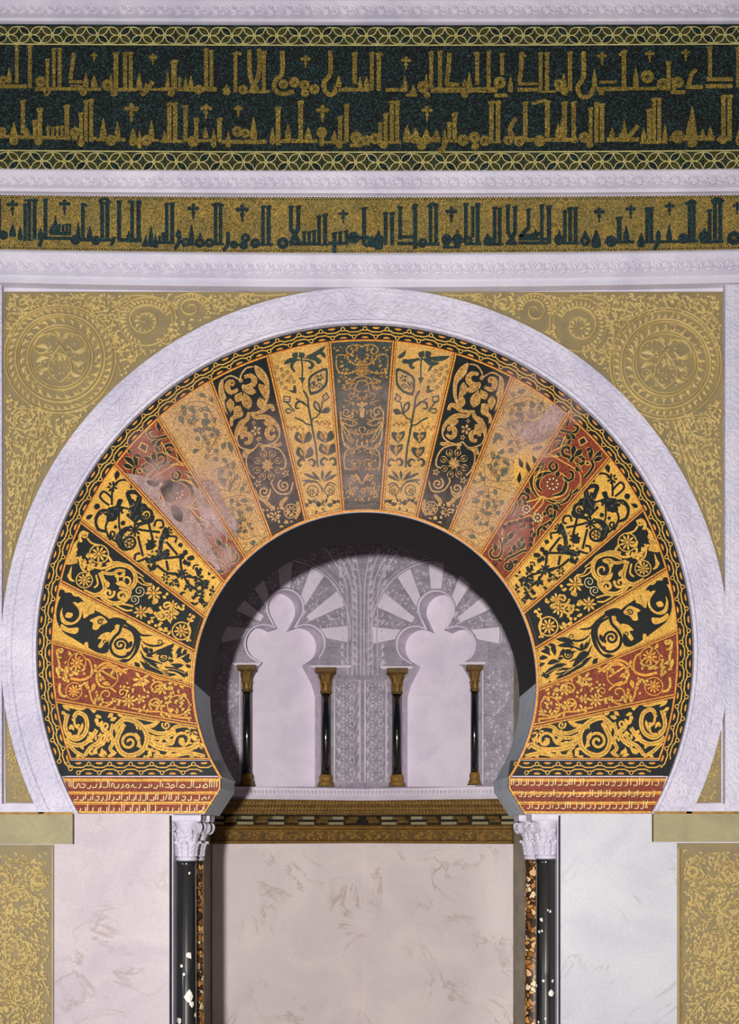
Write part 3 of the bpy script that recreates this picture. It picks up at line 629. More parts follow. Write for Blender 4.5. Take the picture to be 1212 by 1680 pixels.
# ------------------------------------------------------------------ chain border and arch rim
def chain_piece(m, tf, length, h, per=36.0, wid=24.0):
    """two staggered rows of half hexagons with loops; tf maps (along, across) to photo px, across 0..wid"""
    n = max(1, round(length/per)); P = length/n; m.tf = tf; f = wid/24.0; base = h
    def st(mt, w_, pts): m.stroke(mt, w_, [(x, y*f) for x, y in pts], n=1)
    for i in range(n):
        x = i*P
        for (xo, fl) in ((x,0),(x+P/2,1)):
            g = (lambda y: y) if not fl else (lambda y: 24-y)
            if fl and i == n-1: continue
            q = [(xo+2.5,g(6.6)),(xo+P*.17,g(7.6)),(xo+P*.3,g(10.4)),(xo+P*.7,g(10.4)),(xo+P*.83,g(7.6)),(xo+P-2.5,g(6.6))]
            m.h = base+(.0002 if not fl else .0004); st('G', 2.0, q)
            m.h = base+.0006
            m.fill('O', [(xo+P*.34,g(1.6)*f),(xo+P*.66,g(1.6)*f),(xo+P*.6,g(4.2)*f),(xo+P*.5,g(4.9)*f),(xo+P*.4,g(4.2)*f)], True, 2)
            m.h = base+.0008; m.rg('G', 1.5, xo, g(4.4)*f, 3.0, n=8)
def mosaic_border():
    t = thing('mosaic_border', 'black and gold chain pattern border framing the mosaic arch', 'mosaic border')
    cx, cy, R = C2; ri = 513.5
    m = M(); yb = 1274
    ao = math.degrees(math.asin((yb-cy)/R)); ai = math.degrees(math.asin((1272-cy)/ri))
    O = arc(cx, cy, R, 180-ao, 360+ao, 130); I = arc(cx, cy, ri, 180-ai, 360+ai, 130)
    va = [m.V(x,y,.010) for x,y in O]; vb = [m.V(x,y,.010) for x,y in I]; vc = [m.V(x,y,0) for x,y in O]; vd = [m.V(x,y,0) for x,y in I]
    for i in range(130):
        m.F([va[i],va[i+1],vb[i+1],vb[i]],'K'); m.F([vc[i],va[i],va[i+1],vc[i+1]],'K'); m.F([vb[i],vd[i],vd[i+1],vb[i+1]],'K')
    for y0, y1, xa, xb in ((1248,1273,108,364),(1248,1273,833,1090)):
        m.slab('K', [(xa,y0),(xb-(4 if xa < 500 else 0),y0),(xb,y1),(xa-4,y1)] if xa < 500 else [(xa+4,y0),(xb,y0),(xb+3,y1),(xa,y1)], 0, .0096)
    m.build('black_ground', t)
    m = M(h=.0102)
    r0 = 514.5; span = math.radians(180+2*21.5)
    chain_piece(m, lambda p: (cx+(r0+p[1])*math.cos(math.radians(158.5)+p[0]/525), cy+(r0+p[1])*math.sin(math.radians(158.5)+p[0]/525)), 525*span, .0102, 36, 20.5)
    for xa, xb in ((112,352),(846,1086)):
        chain_piece(m, lambda p: (xa+p[0], 1249.5+p[1]), xb-xa, .0102, 36, 22.5)
    m.tf = None; m.h = .0112
    m.stroke('O', 2.6, arc(cx, cy, 512, 180-20, 360+20, 110), raw=True); m.stroke('R', .9, arc(cx, cy, 513.6, 180-20, 360+20, 110), raw=True)
    m.build('chain_pattern', t)
mosaic_border()
def lining():
    t = thing('arch_soffit', 'deep underside of the horseshoe opening, black mosaic above and grey stone below', 'arch soffit')
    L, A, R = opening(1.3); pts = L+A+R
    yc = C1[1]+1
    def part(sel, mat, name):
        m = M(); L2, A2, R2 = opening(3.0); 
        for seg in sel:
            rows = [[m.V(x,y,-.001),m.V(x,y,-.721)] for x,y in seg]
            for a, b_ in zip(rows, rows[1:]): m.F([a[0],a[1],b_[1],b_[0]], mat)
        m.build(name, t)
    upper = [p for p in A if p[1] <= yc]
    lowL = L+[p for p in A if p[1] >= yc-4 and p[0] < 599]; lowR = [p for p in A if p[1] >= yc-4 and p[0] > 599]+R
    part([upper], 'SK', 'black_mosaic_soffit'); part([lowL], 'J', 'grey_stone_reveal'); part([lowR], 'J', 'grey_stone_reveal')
    m = M(h=.0125); m.stroke('O', 3.4, arc(C1[0], C1[1], C1[2]+1.6, 180-33.4, 360+33.4, 100), raw=True)
    m.h = .0128; m.stroke('B', .8, arc(C1[0], C1[1], C1[2]+3.6, 180-33, 360+33, 100), raw=True)
    m.build('gilded_rim', t)
lining()
# ------------------------------------------------------------------ voussoirs of the mosaic arch
ER = [((847,1247),(1083,1247)),((870,1192),(1105.7,1142)),((879.3,1133),(1106.7,1038.6)),((877,1066.5),(1086,938.3)),((860.7,1003),(1051,838.5)),
      ((828,956),(998,754)),((790,907),(931.5,679)),((740,867.5),(839,622.4)),((685,838),(746,579.6)),((626.5,831.5),(646.8,560))]
EL = [((350,1247),(112,1247)),((328,1190.8),(86,1149)),((316,1127),(83,1052.7)),((319.3,1069.6),(95,952.7)),((335.4,1011.7),(130.4,854)),
      ((368,957),(187,761.6)),((401,912),(259,685.7)),((441,874),(344.6,625)),((498,834.8),(439.5,582.8)),((561.5,832.6),(539.4,560.4))]
RI, RO = 283.2, 511.5
def hit(line, c, r, pick):
    (x0,y0),(x1,y1) = line; dx,dy = x1-x0,y1-y0; fx,fy = x0-c[0],y0-c[1]
    a = dx*dx+dy*dy; b_ = 2*(fx*dx+fy*dy); cc = fx*fx+fy*fy-r*r; q = math.sqrt(max(b_*b_-4*a*cc,0))
    ts = [(-b_-q)/(2*a), (-b_+q)/(2*a)]; t = min(ts, key=lambda v: abs(v-pick)); return (x0+dx*t, y0+dy*t)
def corners(E, i, j):
    return [hit(E[i],C1,RI,0), hit(E[j],C1,RI,0), hit(E[j],C2,RO,1), hit(E[i],C2,RO,1)]
def arcbetween(p, q, c, r, n=14):
    a = math.atan2(p[1]-c[1], p[0]-c[0]); b_ = math.atan2(q[1]-c[1], q[0]-c[0])
    while b_-a > PI: b_ -= 2*PI
    while b_-a < -PI: b_ += 2*PI
    return [(c[0]+r*math.cos(a+(b_-a)*i/n), c[1]+r*math.sin(a+(b_-a)*i/n)) for i in range(n+1)]
def homog(src, dst):
    A = []; B_ = []
    for (x,y),(u,v) in zip(src, dst):
        A.append([x,y,1,0,0,0,-u*x,-u*y]); B_.append(u); A.append([0,0,0,x,y,1,-v*x,-v*y]); B_.append(v)
    h = np.linalg.solve(np.array(A), np.array(B_))
    return lambda p: ((h[0]*p[0]+h[1]*p[1]+h[2])/(h[6]*p[0]+h[7]*p[1]+1), (h[3]*p[0]+h[4]*p[1]+h[5])/(h[6]*p[0]+h[7]*p[1]+1))

def m1(m):
    G, K = 'G', 'K'
    m.s(G,6,"1090,55 1040,55 960,75 905,60 850,105"); m.s(G,7,"1060,110 1082,200 1060,270 1000,305 935,270 912,200 930,130 985,105 1012,140",vein=K)
    m.s(G,4,"1012,140 1003,200 972,230 985,275 1025,280"); m.lf(G,960,260,945,180,5); m.lf(G,1010,240,1040,190,6); m.lf(G,1070,120,1110,90,6); m.lf(G,1040,90,1100,40,6)
    m.s(G,7,"1095,280 1050,330 980,350 920,330 870,280 840,235",vein=K); m.s(G,6,"1060,340 1000,400 930,440",vein=K); m.lf(G,1050,360,1040,440,6); m.lf(G,960,410,1000,450,6)
    m.s(G,6,"800,270 830,330 890,370 930,430",vein=K); m.s(G,7,"815,180 790,240 760,265 790,330 850,370",vein=K); m.lf(G,860,300,900,250,7); m.lf(G,860,330,920,300,7); m.lf(G,830,360,870,420,6); m.lf(G,800,370,800,435,6); m.lf(G,880,330,910,280,5)
    m.sp(G,4,778,205,36,-60,1.3); m.lf(G,830,190,850,150,7); m.lf(G,800,150,850,130,6); m.lf(G,760,150,720,120,7); m.lf(G,690,150,740,170,7); m.lf(G,640,150,690,120,6); m.lf(G,730,190,700,240,6); m.lf(G,850,160,820,215,6)
    m.s(G,6,"720,200 735,270 718,330 740,380 700,420",vein=K); m.sp(G,3.5,722,330,34,0,-1.1); m.lf(G,700,270,690,200,6); m.lf(G,690,410,760,440,6); m.lf(G,760,430,800,390,6); m.lf(G,770,440,830,420,5)
    m.s(G,8,"700,215 640,165 560,185 502,235 478,300 492,370 540,415 610,430 668,395 692,320 664,245 640,200",vein=K)
    m.sp(G,5,602,332,72,150,1.6); m.lf(G,560,260,530,330,8); m.lf(G,540,330,520,380,6); m.lf(G,660,260,640,190,6)
    m.s(G,6,"640,140 560,150 480,170 420,185",vein=K); m.s(G,7,"500,225 440,215 400,180",vein=None); m.sp(G,3,348,215,30,-30,1.3)
    m.s(G,6,"480,240 400,272 330,265 290,232 225,222 150,240",vein=K); m.s(G,6,"480,280 420,305 350,300 290,270",vein=K); m.s(G,6,"455,320 390,350 320,345 300,320",vein=K)
    m.sp(G,5,235,325,62,0,-1.3); m.ro(G,180,260,46,7,line=K); m.lf(G,280,290,310,240,7); m.lf(G,300,330,360,310,7)
    m.s(G,8,"70,425 130,355 190,385 300,390 400,372 462,330",vein=K); m.s(G,7,"90,440 200,415 330,440 430,430",vein=K); m.s(G,6,"120,290 110,340 80,390",vein=K); m.lf(G,130,300,200,300,6); m.lf(G,100,380,150,330,6); m.lf(G,230,400,290,440,7)
    m.lf(G,380,440,420,390,7); m.lf(G,440,440,470,400,6); m.s(G,5,"480,380 450,400 470,440 500,440"); m.lf(G,140,420,190,445,6); m.lf(G,300,400,350,430,6); m.lf(G,540,420,580,450,5)
    m.cl(G,230,400,90,16,3,4); m.cl(G,880,420,80,8,4,4); m.cl(G,780,300,70,10,305,4.5,.6); m.cl(G,400,330,80,10,306,4.5,.6); m.cl(G,560,180,70,6,307,4,.6); m.cl(G,1030,190,60,6,308,4,.6); m.cl(G,150,330,50,8,309,4.5,.7)
def m2(m):
    G, K = 'O', 'K'
    for (x,y,r) in ((955,225,66),(985,450,60)): m.ro(G,x,y,r*.9,9,'G',K); m.rg(G,1.6,x,y,r+8,n=22); m.rg(K,.7,x,y,r+2,n=22)
    m.cl('G',1030,310,70,16,1,4.5,.6,K); m.lf('G',1000,290,940,320,6,0,K); m.lf('G',1060,280,1110,260,6,0,K)
    m.s('G',4,"1080,100 1120,110 1115,170 1105,230 1110,300",ol=K,ow=1); m.sp('G',3,1085,110,22,0,1.2,ol=K); m.s('G',4,"1105,380 1110,440 1090,480 1050,490",ol=K,ow=1); m.lf('G',1110,330,1130,240,6,0,K)
    m.s(G,4,"560,340 640,290 720,250 800,290 850,345 920,365 1010,345",ol=K,ow=1.2); m.s(G,3,"610,330 700,270 790,330 770,420 690,440 640,480",ol=K,ow=1); m.s(G,3,"840,350 830,280 850,220 880,200",ol=K,ow=1)
    m.rg(G,1.8,705,365,78,n=22); m.rg(K,.7,705,365,70,n=22); m.s(G,3,"640,380 700,340 760,300",ol=K,ow=1); m.lf(G,690,360,650,310,6,0,K); m.lf(G,720,380,770,350,6,0,K)
    m.sp(G,3,712,500,72,160,-1.2,ol=K); m.lf(G,680,430,750,410,7,.2,K); m.s(G,3,"570,560 640,540 700,580 780,590 830,540 850,450 870,380",ol=K,ow=1); m.lf(G,830,470,810,400,7,0,K); m.lf(G,850,440,890,400,6,0,K); m.cl(G,820,510,50,8,2,4,.7,K)
    m.ro('G',450,395,66,7,G,K); m.cl('G',400,380,40,5,8,5,.8,K); m.ro('G',540,555,56,8,'O',K); m.ro('G',455,545,40,5,'O',K); m.sp(G,2.4,590,490,40,90,1.3,ol=K)
    m.sp(G,3,340,470,52,200,1.5,ol=K); m.ro('G',300,480,48,6,'O',K); m.sp(G,3,345,585,50,60,-1.5,ol=K); m.ro('G',320,600,45,6,'O',K); m.cl('G',240,450,50,8,5,5,.7,K)
    m.cl('G',170,500,60,9,6,5,.7,K); m.rg(G,2.2,190,605,72,n=20); m.rg(K,.7,190,605,64,n=20); m.cl('G',190,605,55,10,7,4.5,.7,K); m.cl('G',120,660,60,9,9,4.5,.6,K); m.s(G,3,"100,700 200,690 300,650 400,640 520,610",ol=K,ow=1); m.cl('G',420,600,60,8,12,4.5,.6,K); m.cl('G',250,660,60,7,13,4,.6,K); m.s(G,3,"260,420 340,400 420,350 520,310 580,320",ol=K,ow=1)
    for (x,y,r,n_,sd) in ((620,330,50,7,1),(780,330,50,7,2),(880,300,40,6,3),(900,420,40,6,4),(760,560,50,7,5),(640,560,50,7,6),(480,470,50,7,7),(380,520,40,6,8),(1000,150,50,5,9),(1070,200,40,5,10),(150,560,50,7,11),(260,560,50,7,12),(560,430,40,5,13)): m.cl('G',x,y,r,n_,320+sd,4.2,.7,K)
def m3(m):
    G, K = 'G', 'K'
    m.fill(K,"720,300 790,240 880,180 960,90 1040,60 1100,120 1125,260 1085,370 1000,440 920,500 830,560 765,560 745,500 760,430 700,370")
    m.fill(K,"610,300 700,270 760,310 720,380 690,330 640,340"); m.fill(K,"1060,40 1090,40 1100,90 1050,80")
    m.fill(G,"850,190 900,150 940,135 960,160 935,220 925,270 880,240 850,230"); m.s(K,.8,"880,170 900,230")
    m.fill(G,"960,150 1000,140 960,200 965,260 1010,300 1060,280 1080,220 1075,180 1095,220 1090,290 1050,320 990,310 945,260 940,200"); m.fill(G,"1005,230 1045,220 1060,255 1020,262")
    m.fill(G,"970,345 1040,345 1090,310 1095,350 1040,385 985,392"); m.fill(G,"755,300 800,255 850,270 885,290 860,310 865,360 830,365 800,330 770,320"); m.sp(K,2.2,805,305,26,200,1.4)
    m.fill(G,"735,395 790,400 830,440 800,450 830,500 810,520 770,470 745,460"); m.sp(K,2,775,465,26,200,-1.1); m.lf(G,760,190,730,230,8); m.fill(G,"905,470 930,475 925,535 905,520"); m.lf(G,1040,490,960,530,6)
    m.fill(G,"950,75 1000,50 1000,80 970,95")
    m.fill(G,"690,360 740,410 750,470 740,550 700,600 650,610 600,580 565,520 550,450 580,390 640,350")
    m.s(K,(5,4),"650,330 665,390 710,440 738,500 720,570 660,605 600,585 560,520 548,450 575,385 640,345"); m.sp(K,4.5,662,500,58,140,1.7); m.lf(K,600,540,575,470,7); m.lf(K,625,610,590,560,7)
    m.fill(K,"505,450 540,400 560,400 540,470 560,560 600,620 640,620 690,640 660,655 600,640 530,560"); m.s(K,(2,6,2),"420,432 500,425 560,370 640,310 720,280")
    m.s(K,(1.5,4,1.5),"505,460 470,500 420,520 360,520 320,500"); m.s(K,(1.5,4,1.5),"500,500 480,560 430,590 380,570 350,580"); m.s(K,(1.5,5,1.5),"510,560 480,620 420,650 340,680"); m.sp(K,1.8,360,490,28,30,1.4)
    m.rg(K,3,330,625,34,n=14); m.sp(K,2.4,330,625,20,0,1.1); m.lf(G,540,600,580,680,9)
    for (x,y,a,b_,w_,bd) in ((390,560,240,510,9,.12),(400,580,250,560,8,.1),(400,600,290,600,6,-.1),(505,600,380,690,8,.1),(500,620,360,730,9,.06),(520,640,400,740,9,.06),(480,680,330,770,9,.05),(420,720,280,790,9,.05),(360,730,230,780,9,.05),(330,700,200,740,8,.08),(300,720,160,760,8,.06),(280,680,170,700,8,.1),(240,740,140,790,7,.05),(360,770,240,810,6,.05),(560,650,520,700,8,0),(200,640,120,600,8,.2),(180,650,110,660,8,.1),(230,640,200,570,8,.15),(260,640,300,580,7,.1),(190,620,150,560,7,.1),(240,600,190,540,7,.1),(160,690,110,720,6,.1),(300,650,250,660,6,0),(420,590,440,540,7,.1),(450,580,480,530,7,.1),(410,620,470,600,6,.1)): m.lf(K,x,y,a,b_,w_,bd)
    for p in ("510,615 400,710 290,780","440,690 330,745 230,770","330,720 240,735 160,775","500,470 440,500 380,505"): m.s(G,.9,p)
    m.dt(K,180,800,4); m.s(G,2.5,"160,830 230,770 300,750"); m.cl(K,150,800,50,5,24,5,.6); m.s(K,2,"120,560 150,540 200,560")
def m4(m):
    G, K = 'G', 'K'
    for (x,y,r) in ((830,235,62),(950,435,52)): m.ro(G,x,y,r,9,'O',K); m.dt(G,x,y,1.4); m.rg(G,1.8,x,y,r+8,n=22)
    m.s(G,4,"770,250 740,300 770,340 830,350",ol=None); m.s(G,3,"820,170 880,150 910,110"); m.s(G,5,"900,80 940,65 965,100 955,140"); m.sp(G,3,925,85,24,0,1.2); m.fill(G,"960,110 990,160 985,200 1010,230 990,290 1040,310 1080,300 1040,220 1010,150"); m.ro(G,1020,260,50,6,'O',K)
    m.fill(G,"1035,320 1060,370 1075,400 1050,440 1020,440 1045,410"); m.cl(G,900,310,70,18,31,6,.6,K); m.s(G,3,"830,350 900,330 975,290 960,250"); m.s(G,3,"975,300 960,350 930,370")
    m.s(G,7,"790,360 720,330 650,330 590,360 565,420 575,480 620,520 690,500",vein=K); m.s(G,5,"780,320 700,310 640,330",vein=K); m.s(G,5,"820,380 740,395 690,370 640,380",vein=K); m.lf(G,700,420,640,380,6,.2,K); m.lf(G,690,440,720,390,6,0,K)
    m.sp(G,3.5,640,450,66,-40,1.2); m.lf(G,620,520,720,470,9,.15,K); m.s(G,7,"830,380 810,440 800,510 840,550 890,555 960,520",vein=K); m.lf(G,790,440,770,500,8,0,K); m.s(G,3,"860,400 850,470 880,500")
    m.sp(G,4.5,772,545,44,200,-1.3); m.s(G,7,"840,550 800,600 740,630 670,620 620,570 615,520",vein=K); m.sp(G,5,675,575,46,120,1.3); m.s(G,3,"590,660 660,640 740,640"); m.s(G,3,"600,690 650,690 720,650")
    m.sp('C',1.2,540,540,46,60,1.6); m.sp('C',1.2,580,605,40,90,1.6)
    m.ro(G,430,560,66,8,'O',K); m.lf(G,410,610,440,650,8,0,K); m.lf(G,440,600,400,640,8,0,K); m.ro(G,535,710,58,8,'O',K); m.lf(G,500,700,445,690,8,0,K); m.lf(G,490,690,440,720,8,0,K)
    m.sp(G,4,335,670,52,0,1.4); m.ro(G,290,670,48,7,'O',K); m.sp(G,4,375,755,44,0,-1.5); m.ro(G,300,740,55,8,'O',K); m.cl(G,240,710,55,9,33,5,.7,K); m.cl(G,340,590,30,4,34,5,.8,K)
    m.cl(G,430,790,60,10,35,5,.7,K); m.cl(G,350,830,60,9,36,5,.7,K); m.rg(G,2.2,225,880,72,n=22); m.ro(G,225,880,60,9,'O',K); m.cl(G,150,790,40,5,37,5,.8,K); m.s(G,3,"130,760 170,830 160,900 180,970"); m.cl(G,200,960,35,4,38,4,.7); m.s(G,2,"560,430 520,440 490,480 440,490 480,500 540,470 570,400"); m.s(G,2,"600,340 560,380 500,430"); m.cl(G,460,510,30,4,39,4,.8)
def m5(m):
    K = 'K'
    m.s(K,3,"775,265 780,210 840,190 890,205 925,260 930,380"); m.ro(K,925,235,48,7); m.lf(K,900,190,880,110,7); m.s(K,3,"930,330 960,290 1000,265 1025,300 1000,340 950,380"); m.s(K,4,"960,420 1020,420 1060,480 1040,560 970,590",); m.s(K,2,"990,430 1040,460 1060,520"); m.dt(K,1050,380,5); m.lf(K,1080,440,1140,470,6)
    m.fill(K,"840,350 880,340 900,390 960,400 970,450 970,510 900,500 870,450 860,400"); m.cl(K,910,450,60,14,41,6,.6); m.s(K,2.6,"870,410 872,540 860,600"); m.sp(K,3,930,612,36,0,1.3); m.s(K,3,"960,500 980,560 950,640 940,660"); m.dt(K,840,535,4); m.dt(K,800,475,3); m.dt(K,900,560,3)
    m.s(K,2.6,"870,400 760,440"); m.s(K,6,"690,340 740,300 800,300 780,370 770,400"); m.fill(K,"690,330 730,340 740,400 780,450 770,510 740,540 690,500 700,440 640,440 660,400 690,390"); m.cl(K,720,430,70,14,42,6,.6)
    m.rg(K,4.5,655,490,46,n=16); m.sp(K,3,655,490,26,0,1.2); m.s(K,5,"600,500 610,540 660,550 720,560"); m.ro(K,745,600,58,8); m.dt(K,745,600,5)
    m.fill(K,"770,570 830,570 890,620 900,670 860,740 800,760 830,700 840,640 800,600"); m.rg(K,3.5,790,700,48,n=16); m.ro(K,790,700,36,6); m.s(K,3,"860,700 930,650 940,610")
    for p in ("640,540 600,700","545,640 700,605","720,650 680,815","870,410 840,460","720,560 800,480"): m.s(K,3.2,p)
    m.s(K,3,"590,590 575,545 530,550 518,595 550,605"); m.fill(K,"500,600 530,640 545,700 560,770 530,800 520,730 500,690 470,650"); m.ro(K,480,640,42,7); m.ro(K,615,725,50,7); m.fill(K,"600,690 650,720 650,770 590,760")
    m.s(K,2.8,"425,735 418,690 480,680 492,700"); m.s(K,3.2,"495,720 405,835"); m.fill(K,"480,780 540,800 600,830 660,840 640,880 580,870 530,860 490,830"); m.cl(K,540,830,60,12,43,6,.6); m.s(K,3,"640,830 735,855 740,800 700,790"); m.s(K,4,"640,890 610,940"); m.lf(K,580,870,600,940,7)
    for p in ("380,850 510,850","385,860 375,960","495,870 480,950","570,900 490,965 400,985"): m.s(K,3.4,p)
    m.ro(K,372,985,50,8); m.dt(K,372,985,5); m.dt(K,375,850,5)
    for (x,y,a,b_) in ((310,890,280,850),(300,880,330,860),(345,910,300,915),(360,850,335,800),(350,870,345,920),(375,780,390,740)): m.lf(K,x,y,a,b_,7)
    m.s(K,2,"240,930 275,930 285,960"); m.cl(K,250,1010,60,9,44,6,.6); m.cl(K,300,1060,60,9,45,6,.6); m.cl(K,220,1120,70,12,46,7,.6); m.cl(K,440,1040,60,8,47,6,.6); m.ro(K,500,1000,36,6); m.ro(K,430,1050,34,6); m.cl(K,240,1200,60,10,48,7,.6); m.cl(K,150,1040,40,5,49,6,.7); m.s(K,3,"370,990 310,1080 250,1130"); m.s(K,3,"340,1010 240,1040 200,1080"); m.cl(K,340,1130,50,6,50,5,.6); m.cl(K,140,1130,40,5,51,5,.6); m.lf(K,120,1200,180,1220,6); m.cl(K,190,1240,40,6,52,6,.6)
    for (x,y,r,n_,sd) in ((740,430,60,9,1),(540,700,50,8,2),(560,830,60,8,3),(820,640,60,8,4),(910,440,45,7,5),(230,1110,50,7,6),(370,985,30,5,7)): m.cl('D',x,y,r,n_,300+sd,2.2,.6)
    for p in ('850,580 880,640 850,720','520,640 550,720 530,790','500,800 580,840 640,860','700,350 730,420 760,480'): m.s('D',1.1,p)
def m6(m):
    G, K = 'G', 'K'; o = dict(ol=G, ow=1.8)
    m.s(K,3.5,"185,1370 150,1390 130,1420 150,1460 205,1460 238,1400 228,1320 215,1290",**o); m.lf(K,180,1420,175,1330,7,0,G); m.sp(K,(3.5,3),292,1538,44,-60,1.5,ol=G); m.s(K,3.5,"268,1500 290,1472 350,1445 420,1405 460,1400",**o); m.lf(K,325,1510,385,1495,7,0,G); m.cl(K,190,1530,30,5,61,5,.9)
    for (x,y,a,b_) in ((250,1370,275,1250),(270,1330,350,1220),(250,1340,310,1330),(240,1350,290,1280),(350,1420,350,1340),(370,1400,430,1270),(380,1400,450,1330),(400,1380,380,1310)): m.lf(K,x,y,a,b_,8,0,G)
    m.s(G,1.6,"235,1260 265,1160 380,1120 500,1085 515,1180 530,1290 500,1380"); 
    for (x,y) in ((255,1180),(300,1150),(345,1140),(395,1125),(450,1115),(490,1120),(495,1170),(500,1230),(495,1290),(490,1340)): m.lf(K,x-10,y+28,x+12,y-12,7,.1,None)
    m.lf(K,420,1210,440,1150,7,0,G); m.lf(K,430,1180,390,1190,7,0,G)
    m.s(K,4,"320,1085 360,1010 385,930 425,885 475,915 455,960 430,930",**o); m.lf(K,390,1000,400,940,6,0,G); m.s(K,4,"560,1265 570,1205 640,1160 700,1110 712,1040 670,1000 640,1040 660,1080",**o); m.lf(K,640,1150,690,1150,7,0,G); m.lf(K,650,1100,700,1080,7,0,G); m.s(G,2,"400,1090 500,1030 600,920 660,950"); m.s(G,2,"560,1140 520,1080 600,980 610,930"); m.s(G,2.2,"460,960 540,940 610,910"); m.lf(K,490,900,450,830,8,0,G)
    for (cx,cy) in ((455,1025),(555,1105),(690,800)):
        R = 48 if cx == 690 else 34
        for i in range(9): a = i*2*PI/9; m.dt('C',cx+R*math.cos(a),cy+R*math.sin(a),1.7,K,7)
        m.dt('C',cx,cy,1.7,K,7)
    m.s(K,(2,7,2),"730,705 640,700 565,755 560,830 600,870",**o); m.s(K,(2,7,2),"790,730 815,800 780,880 690,910",**o); m.s(K,(2,6,2),"620,615 545,655 500,735 510,840 555,920",**o); m.lf(K,520,690,610,600,8,.15,G); m.lf(K,510,760,600,670,7,.15,G)
    m.s(K,(2,6,2),"640,940 740,970 830,935 865,850",**o); m.s(K,(2,5,2),"870,890 920,850 940,800",**o); m.lf(K,680,980,770,1010,9,0,G); m.lf(K,690,980,740,1040,8,0,G); m.s(G,1.8,"600,920 560,900 520,820 530,740 600,690 720,690 800,730 830,800 800,890 700,930 610,930"); m.lf(K,720,740,750,690,7,0,G)
    m.s(K,4,"690,605 660,640 690,685 730,660 720,620",**o); m.s(K,4,"800,740 830,770 870,750 870,700 840,690",**o); m.s(G,1.6,"620,560 700,555 780,600 870,650 930,700 945,780 920,850")
    m.s(K,5,"855,600 840,560 790,540 780,490 820,470 855,495 840,520",**o); m.s(K,5,"855,600 895,545 955,565 965,610 925,625 905,595",**o); m.lf(K,870,560,885,450,8,0,G); m.lf(K,880,560,960,490,8,0,G); m.fill(G,"920,400 975,370 1010,425 940,465",False); m.fill(K,"933,405 972,385 995,422 945,450",False)
    m.lf(K,1030,590,1035,470,8,0,G); m.lf(K,1040,590,1130,500,8,.1,G); m.lf(K,1050,600,1140,560,7,0,G); m.s(K,4,"1040,590 1055,640 1020,700 980,745",**o); m.lf(K,1000,640,1010,600,6,0,G); m.rg(G,1.4,1005,615,18,n=10)
    m.s(K,5,"655,520 675,430 735,390 785,410 775,445 750,430",**o); m.s(G,1.6,"640,545 700,500 760,470 800,380 860,330"); m.lf(K,820,290,825,200,8,0,G); m.s(K,4,"815,330 770,320 755,285 790,275",**o); m.s(K,4,"825,335 890,340 920,295 880,270",**o); m.lf(K,830,340,900,400,7,0,G); m.lf(K,810,345,850,410,7,0,G)
    for (x,y,a,b_) in ((540,640,590,610),(505,700,480,650),(900,640,930,690),(950,560,985,590),(760,560,720,520),(640,480,610,540),(1070,480,1090,440),(860,400,830,450),(990,500,1030,480),(720,470,760,440),(640,1060,600,1090),(380,1080,430,1100),(540,1230,520,1290),(280,1440,330,1410),(200,1480,230,1500),(890,1000,840,1030),(430,960,460,990),(600,1180,640,1220)): m.lf(K,x,y,a,b_,6,.1,G)
    for p in ("560,600 640,540 740,560","960,700 940,640 880,600","600,640 560,700 540,780","840,900 780,960 700,980","560,1180 600,1120 600,1060"): m.s(G,1.2,p)
def m7(m):
    T, B_ = 'L', 'B'
    for p in ("490,480 510,390 610,315 760,305 880,390 950,480 960,540","640,470 560,400 620,370 730,340","310,950 325,1050 400,1105 560,1095","410,1060 415,940 500,880 590,920 600,980","170,1215 300,1150 420,1165 560,1205","140,1340 170,1290 250,1250 330,1240 400,1300 390,1370","430,590 470,580 540,620 600,700","640,470 750,430 830,440 900,470","240,1120 300,1100 330,1180","560,1100 640,1020 700,950","60,1590 160,1560 260,1600 360,1560","350,1170 350,1230 300,1260"): m.s(B_,.9,p)
    L = [(580,385,675,355),(740,340,800,390),(830,370,850,440),(545,480,580,430),(600,480,680,460),(620,440,690,500),(700,450,800,510),(530,610,545,530),(630,540,690,470),(700,600,720,520),(650,660,680,590),(620,260,700,240),(560,300,600,260),(390,760,430,640),(445,640,490,720),(390,910,390,820),(440,850,500,800),(530,830,590,800),(390,1010,340,940),(560,970,480,900),(540,1040,460,990),(440,1120,430,1030),(230,1215,315,1200),(430,1240,400,1180),(190,1310,240,1270),(330,1380,345,1290),(320,1110,280,1060),(280,1060,260,1020),(460,1340,480,1280),(410,1420,460,1390),(60,1620,65,1560),(380,1590,385,1530),(240,1650,160,1620),(560,560,590,520),(860,510,900,460),(720,730,790,760),(240,1100,210,1120)]
    rr = random.Random(7)
    for (cx,cy,r) in ((690,470,150),(640,600,110),(470,960,120),(350,1320,130),(300,1480,90),(830,430,90),(600,760,80)):
        m.sp(B_,.9,cx,cy,r,rr.uniform(0,360),1.4); n = int(r/19)
        for j in range(n):
            a = j*2*PI/n+rr.uniform(-.2,.2); q = r*rr.uniform(.45,.95); x, y = cx+q*math.cos(a), cy+q*math.sin(a); b_ = a+1.9; L.append((x,y,x+52*math.cos(b_),y+52*math.sin(b_)))
    for q in L: m.lf(T,*q,5.6,.08,'B',.9)
    for q in L[::3]: m.lf('g',q[0]+(q[2]-q[0])*.35,q[1]+(q[3]-q[1])*.35,q[0]+(q[2]-q[0])*.85,q[1]+(q[3]-q[1])*.85,2.4)
